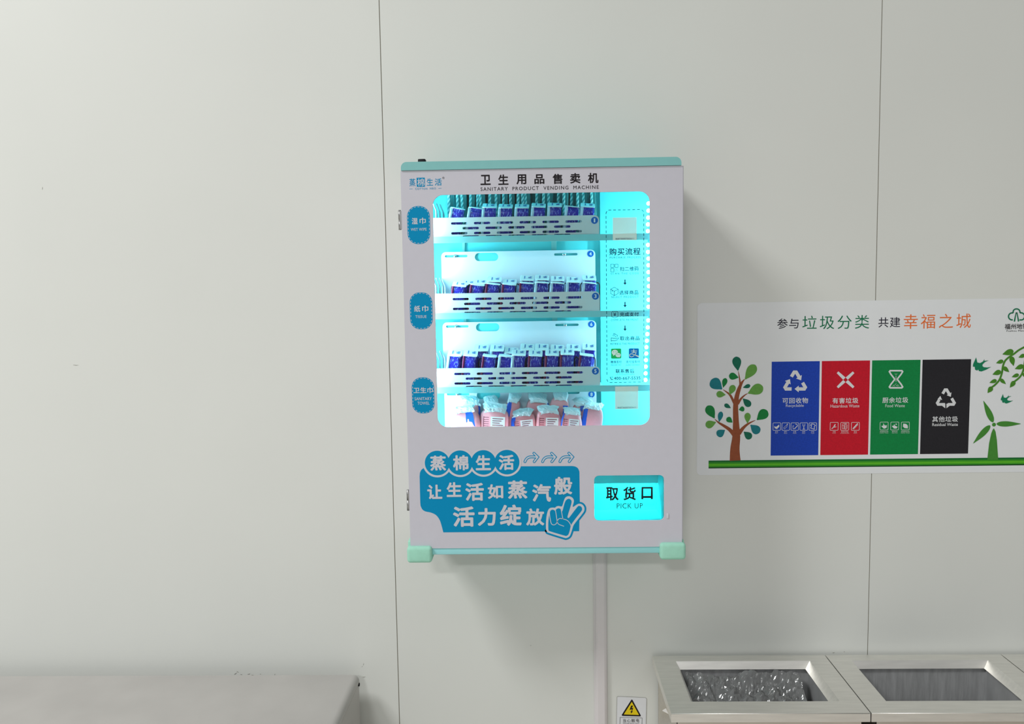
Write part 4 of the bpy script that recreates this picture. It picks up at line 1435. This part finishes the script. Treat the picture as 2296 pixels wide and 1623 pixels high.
# ground band: printed dark edge, bright middle, dark edge
gb = MB()
gx0 = PP(1588.8, 1040, q1)[0]
for a, b, mi in ((1029.4, 1033.6, 0), (1033.6, 1037, 1), (1037, 1041.5, 2), (1041.5, 1044.5, 1), (1044.5, 1047, 3)):
    za, zb = PP(1900, a, q1)[1], PP(1900, b, q1)[1]
    gb.add([(gx0, q1, zb), (PXR, q1, zb), (PXR, q1, za), (gx0, q1, za)], [(0, 1, 2, 3)], mi)
obj('green_band', gb, [mat('band_green_print', (18, 110, 44), .5, .25), mat('band_mid_green_print', (56, 150, 34), .5, .25), mat('band_lime_print', (92, 184, 36), .5, .25), mat('band_dark_green_print', (8, 66, 28), .5, .25)], po)


def C1(p):
    return (1550 + p[0] / 3.865, 660 + p[1] / 3.865)


M_BARK = mat('brown_bark_print', (150, 80, 50), 0.5, 0.25, 0, 0.1, 120)
tm = MB()
for pts, ws_ in (([(380, 1440), (378, 1340), (390, 1230), (387, 1100), (384, 980), (392, 900), (410, 830), (435, 770), (462, 735)], [95, 80, 68, 50, 44, 40, 34, 22, 5]),
                 ([(425, 815), (420, 740), (407, 665)], [18, 12, 3]), ([(376, 950), (342, 880), (312, 850), (275, 825)], [22, 20, 13, 3]),
                 ([(402, 950), (430, 905), (465, 872), (490, 858)], [24, 18, 10, 3]), ([(372, 1215), (330, 1170), (272, 1132), (236, 1110), (203, 1080)], [40, 30, 22, 14, 3]),
                 ([(412, 1205), (455, 1152), (500, 1117), (556, 1090)], [40, 25, 16, 3])):
    n = len(pts)
    sp_ = smooth_pts(pts, False, 4)
    wsp = [ws_[min(n - 1, i // 4)] + (ws_[min(n - 1, i // 4 + 1)] - ws_[min(n - 1, i // 4)]) * (i % 4) / 4 for i in range(len(sp_))]
    tm.pstroke([C1(p) for p in sp_], [w / 3.865 for w in wsp], q2 - 0.00001 * len(tm.v) / 100, 0, False, False)
tree = obj('tree_print', tm, M_BARK, po)
LG = {'d': mat('leaf_deep_print', (14, 108, 84), .5, .25, 0, .1, 150), 'l': mat('leaf_light_print', (104, 164, 74), .5, .25, 0, .08, 150), 'g': mat('leaf_green_print', (18, 130, 62), .5, .25, 0, .1, 150), 't': mat('leaf_teal_print', (24, 126, 136), .5, .25, 0, .1, 150)}
for tip, end, w, c in (((405, 662), (388, 540), 76, 'd'), ((465, 738), (555, 612), 84, 'l'), ((410, 720), (328, 702), 60, 'g'), ((490, 858), (620, 800), 92, 'l'), ((448, 808), (511, 788), 34, 'd'), ((276, 808), (298, 726), 44, 'g'),
                       ((268, 822), (172, 742), 100, 't'), ((332, 870), (370, 787), 56, 'l'), ((298, 870), (218, 862), 56, 'l'), ((447, 902), (512, 968), 58, 'd'), ((343, 985), (288, 953), 36, 'd'), ((412, 1000), (460, 988), 44, 'g'),
                       ((202, 1075), (140, 966), 80, 'g'), ((240, 1107), (260, 1016), 44, 't'), ((215, 1107), (125, 1138), 66, 'l'), ((357, 1110), (308, 1070), 48, 'g'), ((487, 1117), (488, 1026), 54, 'l'), ((568, 1088), (658, 1008), 86, 'g'),
                       ((512, 1130), (590, 1198), 76, 't'), ((455, 1190), (520, 1246), 62, 'd'), ((292, 1175), (224, 1222), 66, 't')):
    lf = MB().ppoly([C1(p) for p in smooth_pts(teardrop(tip, end, w), True, 2)], q3)
    obj('leaf', lf, LG[c], tree)


def C2(p):
    return (1900 + p[0] / 3.864, 660 + p[1] / 3.864)


M_TURB = mat('turbine_green_print', (70, 140, 52), .5, .25, 0, .06, 150)
tb = MB()
tb.ppoly([C2(p) for p in [(1270, 1160), (1284, 1190), (1295, 1260), (1307, 1432), (1212, 1432), (1228, 1290), (1246, 1205), (1260, 1170)]], q3)
a_ = C2((1270, 1128))
tb.pdisc(a_[0], a_[1], 4.3, q3)
for tip, end, w in (((1178, 920), (1262, 1106), 52), ((1505, 1121), (1293, 1122), 46), ((1089, 1292), (1236, 1136), 50)):
    tb.ppoly([C2(p) for p in smooth_pts(teardrop(tip, end, w), True, 2)], q3)
obj('wind_turbine_print', tb, M_TURB, po)


def C6(p):
    return (2170 + p[0] / 7.056, 680 + p[1] / 7.056)


M_BIRD = mat('bird_green_print', (14, 128, 88), .5, .25, 0, .06, 150)
bird = [(132, 855), (150, 935), (195, 945), (240, 920), (265, 880), (262, 910), (330, 903), (270, 930), (235, 965), (230, 990), (255, 1010), (310, 1015), (370, 1005), (290, 1050), (215, 1078), (175, 1070), (165, 1045), (150, 1063), (115, 1050), (110, 1005), (80, 1000), (85, 960)]
obj('bird_print', MB().ppoly([C6(p) for p in bird], q3), M_BIRD, po)
obj('bird_print', MB().ppoly([C6((557 + (p[0] - 132) * .68, 1435 + (p[1] - 855) * .67)) for p in bird], q3), M_BIRD, po)
M_VINE = mat('vine_green_print', (74, 136, 40), .5, .25, 0, .1, 150)
vn = MB()
for pts, ws_ in (([(1150, 600), (1000, 640), (889, 695), (800, 745), (730, 800), (660, 845), (590, 910), (555, 1000), (540, 1100), (500, 1210), (430, 1290), (375, 1330)], 30), ([(960, 760), (910, 880), (889, 1010), (868, 1090), (820, 1170), (735, 1240)], 30)):
    sp_ = smooth_pts(pts, False, 4)
    vn.pstroke([C6(p) for p in sp_], ws_ / 7.056, q3, 0)
for tip, end, w in (((548, 807), (722, 752), 92), ((448, 946), (562, 908), 62), ((725, 990), (688, 842), 84), ((655, 1087), (562, 1008), 66), ((392, 1126), (525, 1075), 78), ((343, 1257), (457, 1215), 60), ((602, 1277), (513, 1198), 58), ((314, 1418), (385, 1322), 76),
                    ((803, 857), (905, 815), 60), ((745, 1037), (884, 985), 76), ((695, 1167), (808, 1125), 58), ((666, 1333), (744, 1232), 72), ((960, 1180), (870, 1110), 60), ((985, 960), (905, 900), 60), ((1010, 800), (960, 680), 80)):
    vn.ppoly([C6(p) for p in smooth_pts(teardrop(tip, end, w), True, 2)], q3 - 0.00005)
obj('vine_print', vn, M_VINE, po)
ml = MB()
lobe = [(712, 262), (680, 258), (652, 235), (645, 200), (660, 168), (690, 152), (718, 152)]
top_ = [(718, 150), (720, 118), (742, 95), (771, 88), (800, 95), (822, 118), (826, 150)]
rt = [(826, 150), (860, 152), (888, 172), (899, 205), (888, 240), (862, 260), (818, 262)]
for L_ in (lobe, top_, rt):
    ml.pstroke([C6(p) for p in smooth_pts(L_, False, 4)], 2.9, q3, 0, False, False)
ml.pstroke([C6(p) for p in [(737, 288), (752, 210), (765, 148)]], [3.2, 2.4, 2], q3, 0, False, False)
ml.pstroke([C6(p) for p in [(803, 286), (790, 210), (778, 148)]], [3.2, 2.4, 2], q3, 0, False, False)
ml.pstroke([C6(p) for p in [(758, 150), (785, 150)]], 2, q3, 0, False, False)
lp = C6((771, 365))
ml.text('福州地铁', lp[0], lp[1], 53, 12.6, q3, 1, 1, 0.01)
lp = C6((774, 434))
ml.text('Fuzhou Metro', lp[0], lp[1], 45, 3.6, q3, 1, 1.1)
obj('emblem_print', ml, [M_GRN, M_BLACK], po)

# ================================================================ GREY CABINET lower left
M_CAB = mat('grey_cabinet_paint', (178, 175, 171), 0.42, 0.35, 0, 0.05, 7)
CYB = -0.044
BZ = PP(760, 1513, CYB)[1]
bxr = PP(806.5, 1580, CYB)[0] + 0.001
cab = thing('metal_cabinet', 'low grey metal cabinet with a rounded lid against the wall', 'cabinet', (-0.75, -0.25, 0))
cbx0, cby0 = -1.42, -0.56
lid = MB()
rr = 0.016
cross = [(bxr - 0.0005, BZ - 0.016), (bxr, BZ - rr)]
for i in range(8):
    a = PI / 2 * i / 7
    cross.append((bxr - rr + rr * math.cos(a), BZ - rr + rr * math.sin(a)))
for i in range(8):
    a = PI / 2 + PI / 2 * i / 7
    cross.append((cbx0 + rr + rr * math.cos(a), BZ - rr + rr * math.sin(a)))
cross += [(cbx0, BZ - 0.016), ]
cross = [(bxr, BZ - 0.02)] + cross[2:-1] + [(cbx0, BZ - 0.02)]
n = len(cross)
vs = [(p[0], cby0, p[1]) for p in cross] + [(p[0], CYB, p[1]) for p in cross]
lid.add(vs, [(i, (i + 1) % n, (i + 1) % n + n, i + n) for i in range(n)], 0, True)
lid.add(vs, [tuple(range(n)), tuple(range(2 * n - 1, n - 1, -1))], 0, False)
obj('lid', lid, M_CAB, cab)
cb = MB()
cb.box(cbx0 + 0.001, bxr - 0.001, cby0 + 0.003, CYB - 0.001, 0.03, BZ - 0.0215)
cb.box(cbx0 + 0.03, bxr - 0.03, cby0 + 0.03, CYB - 0.02, 0.0, 0.03, 1)
cb.box(cbx0 + 0.004, bxr - 0.004, cby0 + 0.006, CYB - 0.004, BZ - 0.0216, BZ - 0.0199, 1)
obj('body', cb, [M_CAB, M_DARK], cab)
lk = MB()
lk.rbox(bxr - 0.001, bxr + 0.0022, CYB - 0.010, CYB - 0.003, BZ - 0.026, BZ - 0.019, 0.0008, 2)
obj('hinge_pin', lk, M_DARK, cab)

# ================================================================ STAINLESS BINS lower right
M_INOX = mat('brushed_stainless', (240, 238, 233), 0.42, 0.5, 1.0, 0.045, 14, stretch=(1, 8, 8))
M_INOXD = mat('worn_stainless', (214, 208, 198), 0.42, 0.5, 1.0, 0.06, 10, stretch=(1, 6, 12))
M_LINER = mat('grey_bag_film', (158, 159, 160), 0.34, 0.5, 0, 0.12, 24, bump=0.5, stretch=(4, 1, .6))
M_FILM = mat('crumpled_clear_film', (112, 113, 113), 0.18, 0.75, 0, 0.2, 30, bump=0.8)
ZB = 0.758
binx = [0.6518, 1.0883, 1.5271, 1.9650]
yfb = PZ(1505, 1600, ZB)[1]
T0 = PZ(1514.7, 1484, ZB)
T1 = PZ(1815.6, 1479.7, ZB)
T2 = PZ(1546.4, 1572.8, ZB)
ob = (T0[1] + T1[1]) / 2      # y of the opening's back edge
of = T2[1]
ol = T0[0] - binx[0]
orr = binx[1] - T1[0]
lipd = 0.018


def make_bin(x0, x1, lab):
    b = thing('recycling_bin', lab, 'bin', ((x0 + x1) / 2, yfb / 2, 0), 'stainless bins along the wall')
    x0 += 0.0012
    x1 -= 0.0012
    yb = -0.012
    ax0, ax1 = x0 + ol, x1 - orr
    ix0_, ix1_, iy0_, iy1_ = ax0 + 0.010, ax1 - 0.013, of + 0.004, ob - 0.008
    m = MB()
    O = [(x0, yfb), (x1, yfb), (x1, yb), (x0, yb)]
    A = [(ax0, of), (ax1, of), (ax1, ob), (ax0, ob)]
    I = [(ix0_, iy0_), (ix1_, iy0_), (ix1_, iy1_), (ix0_, iy1_)]
    vs = [(p[0], p[1], ZB) for p in O] + [(p[0], p[1], ZB) for p in A] + [(p[0], p[1], ZB - lipd) for p in I] + [(p[0], p[1], ZB - 0.020) for p in O]
    fs = []
    for i in range(4):
        j = (i + 1) % 4
        fs += [(i, j, 4 + j, 4 + i), (4 + i, 4 + j, 8 + j, 8 + i), (12 + i, 12 + j, j, i)]
    m.add(vs, fs)
    # rolled front edge and the thin return below
    m.tube([(x0, yfb + 0.0005, ZB - 0.0008), (x1, yfb + 0.0005, ZB - 0.0008)], 0.0012, 10)
    m.add([(x0, yfb, ZB - .02), (x1, yfb, ZB - .02), (x1, yb, ZB - .02), (x0, yb, ZB - .02), (x0 + .02, yfb + .02, ZB - .02), (x1 - .02, yfb + .02, ZB - .02), (x1 - .02, yb - .02, ZB - .02), (x0 + .02, yb - .02, ZB - .02)],
          [(1, 0, 4, 5), (2, 1, 5, 6), (3, 2, 6, 7), (0, 3, 7, 4)])
    obj('rim', m, M_INOX, b)
    bo_ = MB()
    w = 0.0015
    q = (x0 + 0.014, x1 - 0.014, yfb + 0.010, yb - 0.004)
    bo_.box(q[0], q[0] + w, q[2], q[3], 0.03, ZB - 0.0202)
    bo_.box(q[1] - w, q[1], q[2], q[3], 0.03, ZB - 0.0202)
    bo_.box(q[0], q[1], q[2], q[2] + w, 0.03, ZB - 0.0202)
    bo_.box(q[0], q[1], q[3] - w, q[3], 0.03, ZB - 0.0202)
    bo_.box(q[0], q[1], q[2], q[3], 0.028, 0.03)
    bo_.box(q[0] + .03, q[1] - .03, q[2] + .03, q[3] - .03, 0.0, 0.028, 1)
    obj('body', bo_, [M_INOXD, M_DARK], b)
    return b, (ix0_, ix1_, iy0_, iy1_)


def make_liner(rc, lab, crumple):
    x0, x1, y0, y1 = rc
    e = 0.008
    x0, x1, y0, y1 = x0 - e, x1 + e, y0 - e * .5, y1 + e
    zt, zb = ZB - lipd - 0.003, ZB - 0.36
    ro = thing('bin_liner', lab, 'bin liner', ((x0 + x1) / 2, (y0 + y1) / 2, zb))
    nper, nz = 72, 16
    per = []
    for i in range(nper):
        t_ = i / nper * 4
        k, f = int(t_), t_ - int(t_)
        c = [(x0, y0), (x1, y0), (x1, y1), (x0, y1)]
        p, q_ = c[k], c[(k + 1) % 4]
        per.append((p[0] + (q_[0] - p[0]) * f, p[1] + (q_[1] - p[1]) * f))
    vs = []
    cx, cy = (x0 + x1) / 2, (y0 + y1) / 2
    for j in range(nz + 1):
        t_ = j / nz
        for (px, py) in per:
            k = 1 - 0.06 * t_
            n_ = noise.noise_vector(Vector((px * 14, py * 14, t_ * 1.2 + x0 * 7)))
            a = 0.010 * min(1, t_ * 5)
            vs.append((cx + (px - cx) * k - abs(n_.x) * a * (1 if px > cx else -1), cy + (py - cy) * k - abs(n_.y) * a * (1 if py > cy else -1), zt + (zb - zt) * t_))
    fs = [(j * nper + i, j * nper + (i + 1) % nper, (j + 1) * nper + (i + 1) % nper, (j + 1) * nper + i) for j in range(nz) for i in range(nper)]
    m = MB()
    m.add(vs, fs, 0, True)
    m.add([vs[nz * nper + i] for i in range(nper)], [tuple(range(nper))])
    obj('bag', m, M_LINER, ro)
    if crumple:
        g = MB()
        na, nb = 64, 44
        vv = []
        for j in range(nb + 1):
            for i in range(na + 1):
                s, t_ = i / na, j / nb
                x = x0 + 0.016 + (x1 - x0 - 0.046) * s
                y = y0 + 0.02 + (y1 - y0 - 0.040) * t_
                v = Vector((x * 12, y * 12, 3.1))
                h_ = noise.turbulence(v, 4, True, amplitude_scale=.6, frequency_scale=2.1) * 0.035
                rim_ = (abs(t_ - .5) * 2) ** 2
                vv.append((x + noise.noise(v * 2) * .006, y, ZB - 0.130 + h_ + 0.088 * t_ ** 1.5 + 0.015 * (abs(s - .5) * 2) ** 2))
        ff = [(j * (na + 1) + i, j * (na + 1) + i + 1, (j + 1) * (na + 1) + i + 1, (j + 1) * (na + 1) + i) for j in range(nb) for i in range(na)]
        g.add(vv, ff, 0, False)
        obj('crumpled_film', g, M_FILM, ro, 'shiny crumpled film bunched in the bag')
    return ro


for i, lab in enumerate(('stainless bin nearest the warning sign, crumpled film in its mouth', 'stainless bin in the middle under the poster with a smooth bag', 'stainless bin at the right edge of the photo, mostly cut off')):
    b, rc = make_bin(binx[i], binx[i + 1], lab)
    make_liner(rc, ('grey plastic bag with crumpled shiny film in the bin nearest the warning sign', 'smooth grey plastic bag in the middle bin', 'grey plastic bag in the bin at the right edge')[i], i == 0)
tgm = MB()
tg = [(1484.5, 1593), (1493, 1587.5), (1499, 1600.5)]
yt_ = -0.33
tgm.prism([PP(p[0], p[1], yt_) for p in tg][::-1], yt_ - 0.0004, yt_)
to = obj('paper_tag', tgm, mat('white_paper', (232, 230, 226), 0.7, 0.1))
tag(to, 'torn white paper corner sticking out at the left side of the first bin', 'paper')
